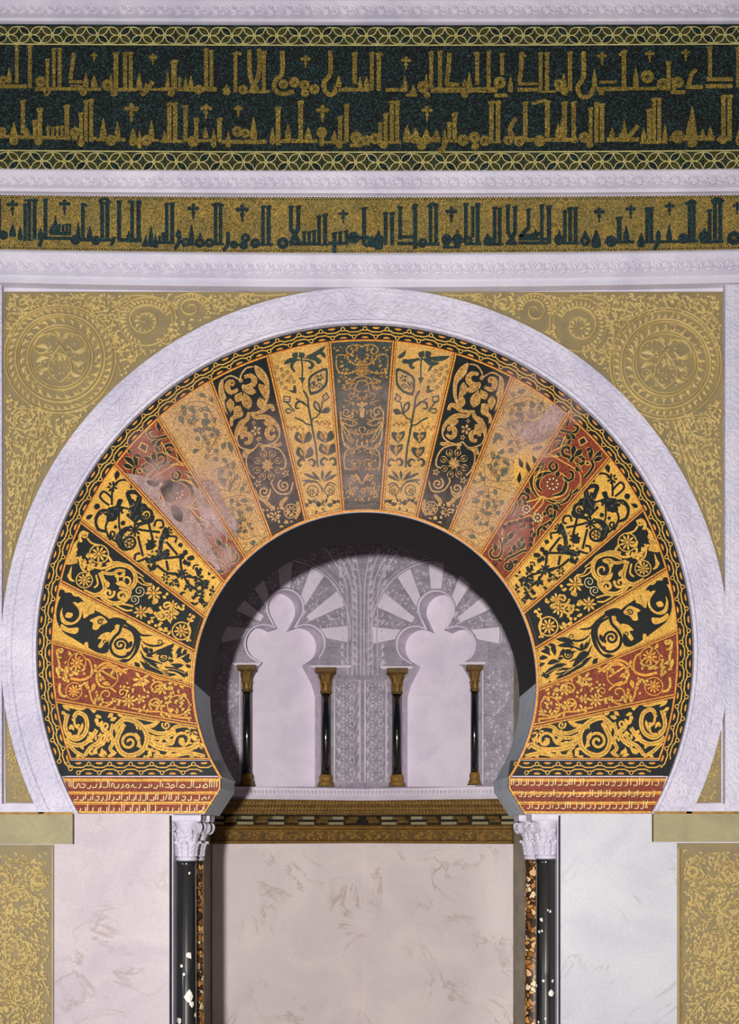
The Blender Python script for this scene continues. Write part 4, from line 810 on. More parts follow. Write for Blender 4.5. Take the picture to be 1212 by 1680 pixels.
def m8(m):
    G, D_, K = 'F', 'g', 'K'
    def cm(p, w_): m.s(D_,w_,p,ol=G,ow=2.0)
    def dl(x,y,a,b_,w_,bd=0): m.lf(D_,x,y,a,b_,w_,bd,G,2.0)
    cm("585,310 530,300 492,335 505,385 560,405 605,395",(3,8,4)); cm("640,425 700,450 735,410 725,360 690,355 700,385",(3,8,4)); m.s(G,2.4,"620,330 615,290 570,230 500,215"); m.s(G,2.4,"620,340 700,295 760,310"); m.rg(G,2,615,345,12,n=8); m.s(G,2.4,"600,390 590,440")
    dl(590,440,470,455,8); dl(585,450,535,615,14); dl(605,450,655,540,10)
    m.fill(G,"490,205 420,245 365,330 350,440 360,530 395,600 400,590 385,500 395,390 450,330 480,280"); m.fill(D_,"470,230 420,260 380,340 365,440 372,520 378,450 390,370 440,310"); dl(395,530,450,380,10,.15); dl(405,640,440,510,11)
    m.fill(G,"780,330 815,360 815,450 785,570 730,650 745,600 760,520 745,500 770,420"); m.fill(D_,"790,360 803,390 800,460 775,540 775,480 785,420"); dl(700,640,710,505,10); m.s(G,2.2,"750,310 800,340"); cm("500,655 420,640 370,600 330,595 310,640",(2,6,3)); dl(610,590,650,690,11,-.1); cm("610,590 660,600 650,660 690,700 690,760",(2,6,2))
    cm("515,640 480,690 400,690 330,720 275,780 260,830",(2,7,2)); m.s(G,2.4,"255,800 260,880 310,930 380,950 440,930"); cm("535,640 550,700 600,740 640,810 645,880",(2,8,2)); m.s(G,2.4,"648,860 620,940 560,975 490,980 440,930")
    cm("290,860 330,890 365,860 360,810 320,800 310,830",(3,7,3)); cm("590,880 590,850 545,840 515,870 530,915 570,915",(3,7,3)); dl(280,760,405,740,9); dl(630,850,550,770,9)
    m.ro('F',468,815,48,5,None,'B'); m.ro('F',440,890,26,5); m.ro('F',490,740,20,4); cm("330,940 260,950 235,940",(2,4,2)); m.s(G,2.6,"430,960 350,960 260,990 205,1070 200,1150 250,1170"); m.s(G,2.6,"480,985 540,1020 550,1100 520,1190 470,1240"); cm("500,990 560,1000 575,1050",(2,5,2)); cm("400,960 400,1020 380,1040",(2,4,2))
    for i in range(8):
        a = math.radians(20+45*i); x, y = 360+55*math.cos(a), 1130+60*math.sin(a); x2, y2 = 360+135*math.cos(a), 1130+145*math.sin(a)
        m.s(G,2,[(360,1130),(x,y)]); m.lf('K',x,y,x2,y2,8,0,G,2.2); m.lf(D_,x+(x2-x)*.2,y+(y2-y)*.2,x+(x2-x)*.7,y+(y2-y)*.7,3)
    m.ro(D_,360,1130,50,8); m.ro('F',195,1210,34,5); m.ro('F',445,1285,34,5); m.sp(G,3,210,1315,56,-60,1.5); m.sp(G,3,385,1360,54,180,-1.5); m.s(G,2.4,"130,1290 160,1380 260,1380 320,1300 310,1260"); m.s(G,2.4,"330,1340 350,1420 420,1420 470,1330")
    cm("450,1400 380,1440 330,1490 290,1500",(2,5,2)); cm("180,1420 230,1470 230,1520",(2,5,2)); m.ro('F',148,1540,52,9,'K'); m.rg(G,1.6,148,1540,60,n=14); m.ro('F',290,1580,46,7,'K'); cm("90,1460 80,1540 110,1610",(2,5,2)); m.cl('F',240,1550,60,8,81,4,.7); m.cl('F',350,1540,40,6,82,4,.7); m.cl('F',180,1620,60,8,83,4,.7)
def m9(m):
    T = 'T'; G = 'G'
    for (x,y,a,b_,w_,bd) in ((360,215,100,225,9,.1),(370,240,200,285,8,.12),(385,225,570,255,8,-.1),(400,205,605,105,8,.12),(520,150,605,225,7,-.1),(500,240,560,270,8,0)): m.lf(T,x,y,a,b_,w_,bd)
    m.s(T,(2,6,3),"375,240 310,250 280,300 310,355"); m.s(T,(2,6,3),"385,245 450,255 480,290 460,320 440,310"); m.ro(T,345,155,85,5,None,None,11,a0=-90); m.s(T,2.6,"370,200 382,300 380,410"); m.fill(T,"350,412 410,412 390,450 385,520 375,450")
    for (x,y) in ((140,312),(185,335),(240,357),(200,392),(270,402),(155,425),(300,447),(185,467),(222,508),(250,440),(120,365)): m.rg(T,1.1,x,y,15,n=9); m.dt(T,x,y,.9,n=5)
    m.fill(T,"612,318 520,350 450,400 435,470 450,560 480,575 560,540 615,480 625,400"); m.fill('F',"595,345 520,375 470,410 455,470 465,540 530,530 590,470 605,400"); m.ro(T,550,410,34,5); m.sp(T,1.6,480,480,32,0,1.3); m.sp(T,1.6,540,490,30,0,-1.3); m.cl(T,520,440,50,6,91,3,.6)
    m.s(T,3.2,"390,530 430,600 440,680 455,760 470,850 490,960 512,1080 528,1260"); m.fill(T,"300,490 320,490 320,560 240,530 290,530")
    m.fill(T,"205,580 275,590 270,640 245,660 200,640",False); m.fill('F',"215,592 262,600 258,635 212,632",False); m.lf(T,300,735,215,720,10); m.lf('F',290,735,225,722,5); m.s(T,2.4,"310,730 240,650"); m.s(T,(2,4,2),"420,670 380,640 330,650 320,700 360,700"); m.s(T,2.4,"440,690 370,640 320,610"); 
    m.fill(T,"615,545 640,605 590,640 565,590",False); m.fill('F',"610,565 627,603 593,625 578,592",False); m.lf(T,550,750,495,630,11); m.lf('F',540,725,505,650,5); m.lf(T,560,745,650,705,10); m.s(T,2.4,"555,745 575,630"); m.s(T,2.2,"555,740 510,790 480,800 470,860"); m.s(T,2.6,"310,790 380,820 420,850 470,860")
    for i in range(6): m.rg('B',1,520+i*24,830+(i%2)*18,9,n=7); m.rg('B',1,250+i*28,880+(i%2)*22,9,n=7)
    for (x,y,s_) in ((600,1030,1),(390,1040,1),(620,1150,1),(405,1185,1)):
        m.lf(T,x,y,x-62*s_,y-118,12,-.12); m.lf(T,x,y,x+62*s_,y-118,12,.12); m.lf('g',x,y-10,x,y-110,7); m.lf('g',x-6,y-20,x-45,y-95,4,-.1); m.s('B',.9,[(x-10,y-10),(x-18,y-90)])
    for (x,y,d) in ((375,1225,-1),(470,1225,1),(590,1215,-1),(670,1215,1)): m.s(T,(2,5,2),[(x-d*35,y-20),(x,y-40),(x+d*30,y-10),(x+d*18,y+25),(x-d*2,y+15)])
    for (x,y,a,b_) in ((560,1390,390,1320),(560,1400,470,1300),(570,1390,575,1290),(580,1390,660,1290),(580,1400,710,1330),(540,1400,380,1390)): m.lf(T,x,y,a,b_,5)
    m.s(T,2,"390,1440 430,1400 500,1400 555,1440 575,1500"); m.s(T,2,"590,1470 640,1410 700,1430"); m.rg(T,1.4,480,1490,52,n=14); m.ro(T,470,1500,34,6,'G'); m.rg(T,1.4,640,1480,48,n=14); m.ro(T,650,1490,32,6,'G')
    for i in range(9): m.lf('K' if i%2 else T,410+i*38,1600-(i%2)*25,430+i*38,1640-(i%3)*30,8)
    m.cl(T,560,1580,120,16,93,3.5,.2)
def m10(m):
    G = 'g'; F_ = 'F'
    for sgn in (1,-1):
        X = lambda x: 400+sgn*(400-x)*-1 if False else (x if sgn > 0 else 800-x)
        def s_(mm,w_,pts,**k): m.s(mm,w_,[(X(float(a.split(',')[0])),float(a.split(',')[1])) for a in pts.split()],**k)
        s_(G,2.2,"400,220 370,205 300,205 260,240 280,280 320,270 310,240"); s_(G,2.6,"400,385 330,370 280,330 270,300"); s_(G,2,"170,320 190,290 250,290"); s_(G,2,"170,330 180,420 240,460 320,440 350,420"); s_(G,2,"400,480 330,500 300,560 270,600 220,580"); s_(G,2,"370,400 360,460 400,470"); m.cl(G,X(230),400,60,9,101,3.4,.5); m.cl(G,X(330),320,50,7,102,3.4,.6); m.cl(G,X(300),540,60,8,103,3.4,.5); m.cl(G,X(180),240,30,4,104,3.4,.7); s_(G,2,"400,520 360,530 340,600 390,620")
        m.cl(G,X(220),500,50,6,105,3.2,.6); s_(G,1.8,"470,650 490,630 520,660 490,690")
        m.sp(F_,2,X(265),800,48,0,sgn*1.3); s_(F_,1.8,"315,780 320,840 290,850"); s_(F_,1.8,"215,850 330,880 340,910 290,920 215,880")
        s_(F_,1.8,"205,850 240,930 310,980 400,1000"); s_(F_,1.8,"215,880 290,1000 310,1060 270,1030 215,900"); s_(F_,1.8,"220,930 230,1050 290,1110"); s_(F_,2,"210,790 215,900 240,1080 280,1120 250,1160 240,1240 255,1320"); s_(F_,1.8,"400,930 370,950 400,990"); s_(F_,1.8,"360,1040 350,1090 390,1110 400,1060"); s_(G,1.8,"280,1120 340,1130 380,1100")
        s_(G,1.8,"250,1290 300,1310 340,1270 300,1240 350,1220 390,1240"); s_(G,3,"300,1360 360,1380 395,1440"); s_(G,2,"300,1380 340,1410"); m.lf(F_,X(345),1340,X(385),1420,4); m.ro(G,X(310),1500,44,6); m.cl(G,X(290),1560,50,6,106,3.2,.6); m.lf(F_,400,750,X(350),720,5); m.lf(F_,X(330),740,X(310),710,4)
    m.lf(F_,400,780,400,700,6); m.fill(F_,"375,770 425,770 415,850 385,850",False); m.rg(G,2,400,435,26,n=12); m.dt(G,400,435,3); m.fill('D',"400,1000 420,960 400,920 380,960",False); m.ro('O',410,1500,30,6)
    for k_ in range(34):
        rr = random.Random(400+k_); x = rr.uniform(0,150); y = 200+k_*42; a = rr.uniform(0,6.28)
        for sg in (1,-1): m.s(G,1.3,[(400+sg*x,y),(400+sg*(x+40*math.cos(a)),y+40*math.sin(a)),(400+sg*(x+40*math.cos(a+1)+20),y+50*math.sin(a+1))]); m.lf(G,400+sg*(x+20),y+15,400+sg*(x+20+32*math.cos(a+2)),y+15+32*math.sin(a+2),3.2)
    m.s('K',2.2,"240,1610 330,1600 400,1615 500,1600 570,1620")
CROP = {1:(840,1140,1212/280),2:(860,1030,1212/260),3:(860,940,1212/260),4:(850,840,1212/260),5:(820,740,5.05),6:(780,650,1212/220),7:(740,600,1159/200),8:(680,560,5.6),9:(430,550,811/140),10:(520,530,813/150)}
BG = {1:'K',2:'R',3:'G',4:'K',5:'G',6:'R',7:'F',8:'K',9:'F2',10:'D'}
FN = {1:m1,2:m2,3:m3,4:m4,5:m5,6:m6,7:m7,8:m8,9:m9,10:m10}
LOOK = {1:'bold gold scrolls on black mosaic, lowest wedge',2:'red mosaic wedge with gold rosettes and vines, second from the bottom',3:'gold mosaic wedge with big black scrolls, third from the bottom',
 4:'black mosaic wedge with gold rosettes in rings, fourth from the bottom',5:'bright gold mosaic wedge with black flower trellis, fifth from the bottom',6:'red mosaic wedge with black leaves, sixth from the bottom',
 7:'pale gold mosaic wedge with small drop leaves',8:'black mosaic wedge with heart scrolls, second from the grey centre wedge',9:'gold mosaic wedge with dark tulip plants, next to the grey centre wedge'}
def wedge(i, side):
    m = M()
    x0, y0, k = CROP[i]; crop = lambda p: (x0+p[0]/k, y0+p[1]/k)
    srcE = EL if i == 9 else ER
    if i == 10:
        q = [hit(EL[9],C1,RI,0), hit(ER[9],C1,RI,0), hit(ER[9],C2,RO,1), hit(EL[9],C2,RO,1)]; tf = crop
    else:
        E = EL if side < 0 else ER; q = corners(E, i-1, i)
        if (side < 0) == (i == 9): tf = crop
        else:
            H = homog(corners(srcE, i-1, i), q); tf = lambda p: H(crop(p))
    inner = arcbetween(q[0], q[1], C1, RI); outer = arcbetween(q[2], q[3], C2, RO)
    poly = inner+outer
    m.slab(BG[i], poly, 0, .010)
    m.h = .0102; m.tf = tf; m.cs = k
    qx = sum(p[0] for p in q)/4; qy = sum(p[1] for p in q)/4
    def inside(p):
        if math.hypot(p[0]-C1[0], p[1]-C1[1]) < RI+2 or math.hypot(p[0]-C2[0], p[1]-C2[1]) > RO-1: return False
        for a, b_ in ((q[0],q[3]),(q[1],q[2])):
            f = lambda r: (b_[0]-a[0])*(r[1]-a[1])-(b_[1]-a[1])*(r[0]-a[0])
            if f(p)*f((qx,qy)) < 0: return False
        return True
    m.clip = inside; m.k = {5:1.22,6:1.1,2:1.12,7:1.1}.get(i, 1.0)
    FN[i](m); m.tf = None; m.cs = 1.0; m.k = 1.0; m.clip = None
    # wear and losses of this wedge
    h = m.h+.0003; m.h = h
    if i == 6 and side < 0:
        for p in ("207,779 240,784 275,800 264,820 302,834 324,855 348,900 362,938 334,912 302,879 272,846 242,814 217,788","318,800 330,812 345,850 340,868 326,838"): m.fill('P', p)
        for p in ("243,790 262,792 258,800 245,797","265,800 285,797 290,815 280,825 268,815","282,828 300,840 298,858 285,850","270,790 295,795 300,806 276,808"): m.fill('K', p)
        m.s('B',1,"262,800 275,830 290,845"); m.fill('P',"310,860 335,880 345,920 330,915")
    if i == 7 and side > 0:
        m.fill('P',"905,665 930,690 905,715 880,728 858,722 862,700 885,690"); m.fill('G',"843,755 860,735 890,728 900,738 880,760 858,785 845,800")
        for q_ in ((850,752,856,770),(852,775,850,795),(862,758,868,778),(870,740,890,735),(872,748,880,765)): m.lf('K',*q_,7)
        m.s('O',4,[(925,690),(934,676)]); 
    if i == 7 and side < 0:
        m.fill('P',"325,800 350,790 370,830 390,860 385,890 350,860"); m.cl('B',400,865,14,5,7,5,.6)
    # gilded dividing fillets (own half) and inner fillet
    m.h += .0004
    def edge(a, b_, d):
        L = math.hypot(b_[0]-a[0], b_[1]-a[1]); nx, ny = -(b_[1]-a[1])/L, (b_[0]-a[0])/L
        cx = sum(p[0] for p in q)/4; cy = sum(p[1] for p in q)/4
        sg = 1 if (cx-a[0])*nx+(cy-a[1])*ny > 0 else -1
        for off, w_, mt in ((.5,1.1,'B'),(2.0,1.9,'O'),(3.4,.8,'B')):
            m.stroke(mt, w_, [(a[0]+nx*off*sg, a[1]+ny*off*sg),(b_[0]+nx*off*sg, b_[1]+ny*off*sg)])
    edge(q[0], q[3], 0); edge(q[1], q[2], 0)
    m.stroke('B', .8, arcbetween(q[0], q[1], C1, RI+4.5), raw=True)
    if i == 10: lab = 'grey-teal faded mosaic wedge at the very top centre of the arch'
    else: lab = LOOK[i]+(', left side' if side < 0 else ', right side')+{6:' and badly worn away' if side < 0 else ' and vivid',7:' beside the worn red wedge' if side < 0 else ' with a bare plaster patch'}.get(i,'')
    m.rec = False
    m.build('mosaic_voussoir', label=lab, cat='mosaic wedge', group='mosaic wedges of the horseshoe arch')
for i in range(1, 10):
    wedge(i, -1); wedge(i, 1)
wedge(10, 0)

# ------------------------------------------------------------------ inscribed imposts
def impost(side):
    t = thing('inscribed_impost', 'red and gold impost block with three small lines of writing, %s foot of the arch' % ('left' if side < 0 else 'right'), 'impost block')
    if side < 0: out = [(104,1275),(112,1296),(118,1312),(128,1335)]; inn = [(362,1275),(362,1293),(350,1313),(336,1335)]
    else: out = [(1092,1275),(1085,1296),(1079,1312),(1069,1335)]; inn = [(834,1275),(834,1293),(846,1313),(860,1335)]
    m = M(); pts = out+inn[::-1]
    m.slab('R', pts, 0, .014); m.build('red_ground', t)
    ys = [1279,1300,1316.5,1332.5]
    def xat(P, y): return float(np.interp(y, [p[1] for p in P], [p[0] for p in P]))
    m = M(h=.0145)
    for k, y in enumerate(ys):
        a, b_ = xat(out,y), xat(inn,y); a, b_ = min(a,b_), max(a,b_); m.stroke('G', 3.0 if k else 3.6, [(a,y),((a+b_)/2,y+.6),(b_,y)])
        if k < 3: m.stroke('O', 1.2, [(a,y+3),(b_,y+3)])
    m.stroke('G', 2.2, [(p[0]-side*-1*(-1.2) if False else p[0]+(1.2*side), p[1]) for p in inn], n=1, raw=True)
    m.build('gilded_bars', t)
    if side < 0:
        X0, Y0, K_ = 100, 1270, 929/270
        rows = ["50,42 50,78|61,42 61,78|73,40 73,78 92,80 96,62 108,60 112,78 135,78 138,62 120,60|150,82 165,84 172,66|178,78 200,78 204,58|215,82 225,76 228,30 230,78|240,78 262,78 266,40|275,78 275,48|290,78 288,60 300,58 304,78 325,80 330,60|340,84 352,76 352,60|362,78 380,60 388,78 372,80|398,80 410,60 412,78 430,78|440,84 452,72 452,58|468,78 500,78 500,60|512,78 514,60|524,80 540,84 550,66|562,78 565,40|575,78 575,55|590,78 612,78 612,58 598,60|622,80 632,62 642,76 620,84|655,78 658,40|668,80 690,62 700,78 676,80|715,78 735,78 738,40|748,78 750,38|760,78 785,78 785,60|800,78 820,58 828,78 806,80|840,78 842,38|852,78 853,40|866,78 868,38|880,78 882,40",
                "75,150 95,146 98,128|108,150 128,150 130,130|140,146 145,108|152,150 170,148 172,130|182,150 184,112|194,150 215,150 216,130 202,132|228,156 240,146 240,132|250,150 262,150 264,116|275,150 280,118|290,156 300,146 302,130|312,146 330,146 334,126|344,150 346,112|356,150 376,150 378,130|388,150 390,118|400,150 415,150 416,130|425,150 427,112|436,150 450,150 452,120|460,150 480,150 482,110|490,150 492,110|504,150 525,150 526,130|536,150 538,112|548,150 549,112|562,150 580,150 582,126|592,150 600,118|612,150 614,112|624,150 626,112|640,156 652,146 652,128|664,150 666,112|680,150 700,150 704,130 688,132|715,150 735,150 738,126|752,150 780,150 782,120|795,150 815,132 822,148|832,146 842,128",
                "100,216 112,212 114,196|124,216 140,216 142,190|152,214 154,176|164,214 182,214 184,192|194,216 215,216 216,194|226,214 228,190|238,214 260,216 262,190|272,214 275,176|285,214 300,214 302,192|312,216 330,216 332,194|345,214 347,174|358,214 360,176|372,214 395,214 395,192|405,214 408,174|420,220 432,210 432,194|444,214 446,176|456,214 475,214 476,194|490,214 492,176|502,214 503,176|515,214 535,214 536,180|550,214 570,214 572,194|585,214 605,214 606,190|618,218 632,212 634,192|645,214 665,214 668,192|680,214 682,176|692,214 712,214 714,190|728,214 730,176|742,218 756,210 756,192|768,210 770,174|780,212 800,210 802,190|808,205 810,178"]
    else:
        X0, Y0, K_ = 830, 1270, 929/270
        rows = ["28,65 30,28|40,65 42,30|52,65 70,65 70,32|82,65 84,30|94,65 110,65 112,46|122,65 124,28|136,65 156,65 158,42 144,44|170,65 190,65 190,30|202,65 204,28|216,65 236,65 238,30|248,65 262,65 264,44|276,65 278,28|290,65 310,65 312,30|325,65 345,65 346,46 332,46|356,65 358,28|368,65 372,26|384,65 386,28|398,66 416,66 418,30|432,66 434,28|446,70 458,62 458,44|474,65 500,65 500,44|515,65 530,65 532,44|545,65 547,30|558,65 575,65 576,46|590,68 605,68 612,44 596,50|625,70 645,66 650,40|665,70 680,62 682,28|700,66 702,28|715,66 735,66 736,42|750,66 752,26|765,66 767,28|780,68 800,64 804,44|820,66 822,44|834,66 855,66 856,36",
                "70,128 85,128 86,100|95,134 108,126 108,104|122,128 140,128 142,98|155,128 156,96|168,128 188,128 190,106|205,132 220,126 222,104|235,128 250,128 252,106|266,128 268,90|280,128 300,128 302,106|315,134 328,126 328,108|345,128 360,128 362,106|378,128 380,92|392,128 412,128 414,104|425,132 438,126 440,104|455,128 470,128 472,92|484,128 486,92|498,128 518,128 520,94|532,128 534,92|548,128 565,128 566,92|580,128 582,92|595,128 612,128 614,106|628,130 642,126 642,104|655,128 672,128 674,104|690,128 692,92|702,128 722,128 724,104|738,128 740,94|755,132 770,126 772,104|785,128 805,128 806,104|820,128 832,126 832,96",
                "115,196 130,196 132,168|145,196 147,162|160,196 180,196 182,172|196,200 208,194 210,172|225,196 245,196 246,172|260,196 262,162|275,196 292,196 294,172|308,196 330,196 332,160|344,196 346,160|358,196 360,160|374,196 395,196 396,164|410,196 425,196 427,160|438,196 440,160|452,196 472,196 474,176|488,200 500,194 500,174|515,196 535,196 537,164|550,196 552,174|565,200 580,194 582,172|598,196 618,196 620,174|635,200 650,196 655,174|668,196 690,196 692,156|704,196 706,156|720,196 740,196 742,172|755,196 770,196 772,154|782,196 795,154|795,196 785,168"]
    for r in rows:
        m = M(h=.0148); m.step = .00001
        for q in r.split('|'):
            pts = [(X0+float(a.split(',')[0])/K_, Y0+float(a.split(',')[1])/K_-1.0) for a in q.split()]
            pts = [p for p in pts]; m.stroke('C', 1.5, pts, n=3)
        m.build('inscription_line', t)
impost(-1); impost(1)
# ------------------------------------------------------------------ lower facade: slabs, side panels
def slab_thing(side):
    lab = 'left' if side < 0 else 'right'
    mm = 'M' if side < 0 else 'M2'
    pts = [(124,1337),(279,1337),(279,FPY),(91,FPY),(91,1387),(124,1387)] if side < 0 else [(1067,1335),(918,1335),(918,FPY),(1108,FPY),(1108,1382),(1067,1382)]
    m = M(); m.slab(mm, pts, 0, .03)
    m.build('marble_slab', label='tall plain %s marble slab on the wall outside the %s columns' % ('pinkish' if side < 0 else 'cool grey white', lab), cat='marble slab')
    x = 283.5 if side < 0 else 915.5
    m = M(); a, b_ = (279.6,288.5) if side < 0 else (911.5,917.4)
    m.slab('GK', [(279,1338),(282.2,1338),(282.2,FPY),(279,FPY)] if side < 0 else [(915.6,1338),(918,1338),(918,FPY),(915.6,FPY)], 0, .012)
    m.build('dark_joint', label='dark upright joint between the %s marble slab and the column' % lab, cat='joint')
    # gilded ledge
    pts = [(-90,1335),(122,1336),(122,1385),(-90,1385)] if side < 0 else [(1069,1334),(1290,1334),(1290,1381),(1069,1381)]
    m = M(); m.slab('GL', pts, 0, .045); y0, y1 = pts[0][1], pts[2][1]; x0, x1 = min(p[0] for p in pts), max(p[0] for p in pts)
    m.slab('GC', [(x0,y0-2.5),(x1,y0-2.5),(x1,y0+1.5),(x0,y0+1.5)], .03, .052)
    m.build('gilded_ledge', label='plain worn gilded stone block over the carved side panel, far %s' % lab, cat='stone block')
    t = thing('side_panel', 'gilded carved side panel with interlaced scrolls at the lower %s edge of the photo' % lab, 'carved panel')
    pts = [(-90,1386),(89,1386),(89,FPY),(-90,FPY)] if side < 0 else [(1109,1383),(1290,1383),(1290,FPY),(1109,FPY)]
    m = M(); m.slab('GB', pts, 0, .012)
    xs = 88 if side < 0 else 1110
    m.slab('GL', [(xs-1.5,1390),(xs+1.5,1390),(xs+1.5,FPY),(xs-1.5,FPY)], .012, .026)
    if side > 0: m.slab('GC', [(1115,1390),(1117,1390),(1117,FPY),(1115,FPY)], .012, .022)
    m.build('gilded_ground', t)
    m = M(h=.012, step=.00002); mx = (lambda p: p) if side > 0 else (lambda p: (1199-p[0], p[1]+14)); m.tf = mx; m.clip = lambda p: (p[0] > 1118 if side > 0 else p[0] < 85)
    for (x, y, r) in ((1167,1470,27),(1206,1510,30),(1172,1552,26),(1205,1592,32),(1160,1610,24),(1190,1655,30),(1150,1560,14),(1135,1430,14),(1240,1440,30),(1245,1560,26),(1250,1640,26),(1195,1430,18)):
        m.rg('GR', 2.6, x, y, r, n=26, rnd=.016, a0=20, a1=330); m.rg('GR', 1.6, x, y, r-5, n=24, rnd=.012)
        for i in range(10): a = i*.63; m.lf('GR', x+r*.25*math.cos(a), y+r*.25*math.sin(a), x+r*.72*math.cos(a+.3), y+r*.72*math.sin(a+.3), 5.5, .25, rnd=.014)
    for p in ("1120,1500 1140,1480 1150,1500 1175,1500 1190,1540 1180,1580","1116,1620 1130,1590 1160,1580 1190,1570 1220,1550","1120,1440 1150,1440 1180,1450","1120,1680 1150,1640 1180,1630 1210,1620","1140,1420 1160,1400 1190,1405 1210,1440"): m.stroke('GR', 3, p, rnd=.016)
    rr = random.Random(31+side); CS = ((1167,1470),(1206,1510),(1172,1552),(1205,1592),(1160,1610),(1190,1655),(1135,1430),(1195,1430),(1240,1440))
    gy = 1394.0+(10 if side > 0 else 0)
    while gy < 1730:
        gx = 1122.0
        while gx < 1250:
            x, y = gx+rr.uniform(-3,3), gy+rr.uniform(-3,3); gx += 6.8
            c_ = min(CS, key=lambda q: math.hypot(x-q[0], y-q[1])); a = math.atan2(y-c_[1], x-c_[0])+PI/2+rr.uniform(-.8,1.0); l = rr.uniform(8,12)
            m.lf('GR', x, y, x+l*math.cos(a), y+l*math.sin(a), rr.uniform(3,4.8), rr.choice((-.3,.3)), rnd=rr.uniform(.007,.012))
        gy += 6.8
    m.build('scroll_carving', t)
slab_thing(-1); slab_thing(1)

# ------------------------------------------------------------------ great columns
def acanthus(cx, cy, z, r, h, w_, ang, out, m):
    """one curled leaf standing on a bell of radius r; returns nothing, adds to m"""
    n = 7; rows = []
    for i in range(n+1):
        t = i/n; zz = z+h*(t if t < .82 else .82+.18*(1-((t-.82)/.18)**2*1.6)*.6); o = out*(t**2.2)+(.012*math.sin((t-.82)/.18*PI) if t > .82 else 0)
        hw = w_*(0.75+.35*math.sin(PI*min(t*1.1,1)))*(1-.55*max(0,(t-.7)/.3)); row = []
        for j in range(5):
            u = (j-2)/2; a = ang+u*hw/(r+o+.001); rad = r+o+.010*(1-abs(u))+(.004 if j % 2 else 0)-(.006*math.sin(i*2.6)*abs(u))
            row.append(m.W(cx+rad*math.cos(a), cy+rad*math.sin(a), zz))
        rows.append(row)
    for a, b_ in zip(rows, rows[1:]):
        for j in range(4): m.F([a[j],a[j+1],b_[j+1],b_[j]], 'W', False)
def column(cx, cy, r, mat, z0cap, zimp, halfw, label, chips=(), square_depth=None):
    t = thing('column', label, 'column', 'columns flanking the niche opening')
    m = M(); m.lathe(mat, cx, cy, [(r*1.02,0.20),(r*1.03,.6),(r,1.2),(r*.975,z0cap-.03),(r*1.03,z0cap-.028),(r*1.03,z0cap-.012),(r*.99,z0cap-.01),(r*.99,z0cap)], 36); sh = m.build('shaft', t)
    if chips:
        m = M(); rr = random.Random(3)
        for (px, py, s_) in chips:
            u = ((px-VX)*S-cx)/r; u = max(-.95, min(.95, u)); a0 = -PI/2+math.asin(u); zc = EYE+(VY-py)*S
            k = 8; c0 = m.W(cx+(r*1.03+.003)*math.cos(a0), cy+(r*1.03+.003)*math.sin(a0), zc); ring = []
            for i in range(k):
                b_ = 2*PI*i/k; q = s_*S*rr.uniform(.6,1.25); a = a0+q*math.cos(b_)/r; ring.append(m.W(cx+(r*1.03+.0012)*math.cos(a), cy+(r*1.03+.0012)*math.sin(a), zc+q*1.3*math.sin(b_)))
            for i in range(k): m.F([c0, ring[i], ring[(i+1)%k]], 'chip')
        m.build('chipped_spots', sh)['kind'] = 'stuff'
    m = M(); m.loft('W', [[(cx+sx*r*1.5,cy+sy*r*1.5,z) for sx,sy in ((-1,-1),(1,-1),(1,1),(-1,1))] for z in (0,.06)])
    m.lathe('W', cx, cy, [(r*1.45,.06),(r*1.5,.085),(r*1.45,.11),(r*1.2,.12),(r*1.15,.145),(r*1.3,.16),(r*1.3,.18),(r*1.08,.20)], 32); m.build('base', t)
    # capital: bell, leaves, volutes, abacus
    H = zimp-z0cap; m = M()
    m.lathe('W', cx, cy, [(r*1.0,z0cap),(r*1.1,z0cap+.008),(r*1.1,z0cap+.02),(r*.98,z0cap+.024),(r*1.0,z0cap+H*.5),(r*1.25,z0cap+H*.8),(r*1.5,z0cap+H*.87)], 28)
    ab = []
    for z, s_ in ((zimp-H*.14,.94),(zimp-H*.10,1.0),(zimp,1.0)):
        ring = []
        for i in range(4):
            for (u, cc) in ((-1,0),(-.8,0),(0,-.12),(.8,0)):
                a = i*PI/2; x, y = u*halfw*s_, -(1+cc)*halfw*s_; ring.append((cx+x*math.cos(a)-y*math.sin(a), cy+x*math.sin(a)+y*math.cos(a), z))
        ab.append(ring)
    m.loft('W', ab); cap = m.build('capital', t)
    for lev, (zf, hf, of, n, off) in enumerate(((.10,.36,.026,8,0),(.30,.42,.042,8,PI/8))):
        for i in range(n):
            m = M(); acanthus(cx, cy, z0cap+H*zf, r*.98, H*hf, .030, off+i*2*PI/n-PI/2, of, m); m.build('acanthus_leaf', cap)
    for i in range(4):
        a = PI/4+i*PI/2; m = M(); rad = halfw*1.18; ux, uy = math.cos(a), math.sin(a); zc = zimp-H*.27
        rings = []
        for k in range(15):
            q = k/14; th = -PI*.55+q*PI*2.6; rr_ = H*.12*(1-q*.72); d = r*.95+(rad-r*.95)*.82+rr_*math.cos(th); z = zc+rr_*math.sin(th)
            hw = .016*(1-q*.3); tk = .010*(1-q*.5)
            rings.append([(cx+ux*(d+dx)-uy*dy, cy+uy*(d+dx)+ux*dy, z+dz) for dx,dy,dz in ((-tk*.5,-hw,-tk),(-tk*.5,hw,-tk),(tk*.5,hw,tk),(tk*.5,-hw,tk))])
        m.loft('W', rings); m.build('volute', cap)
def X0(px, y=0): return (px-VX)*S*(D+y)/D
def Z0(py, y=0): return EYE+(VY-py)*S*(D+y)/D
column(X0(306,.10), .10, .0645, 'CK', Z0(1412,.1), Z0(1337)-.001, .112, 'glossy black column on the left with white chips, in front of a mottled column', [(308,1569,5),(309,1637,8),(312,1650,4),(317,1668,3),(292,1678,5),(296,1586,2.5),(309,1433,1.6),(300,1600,2)])
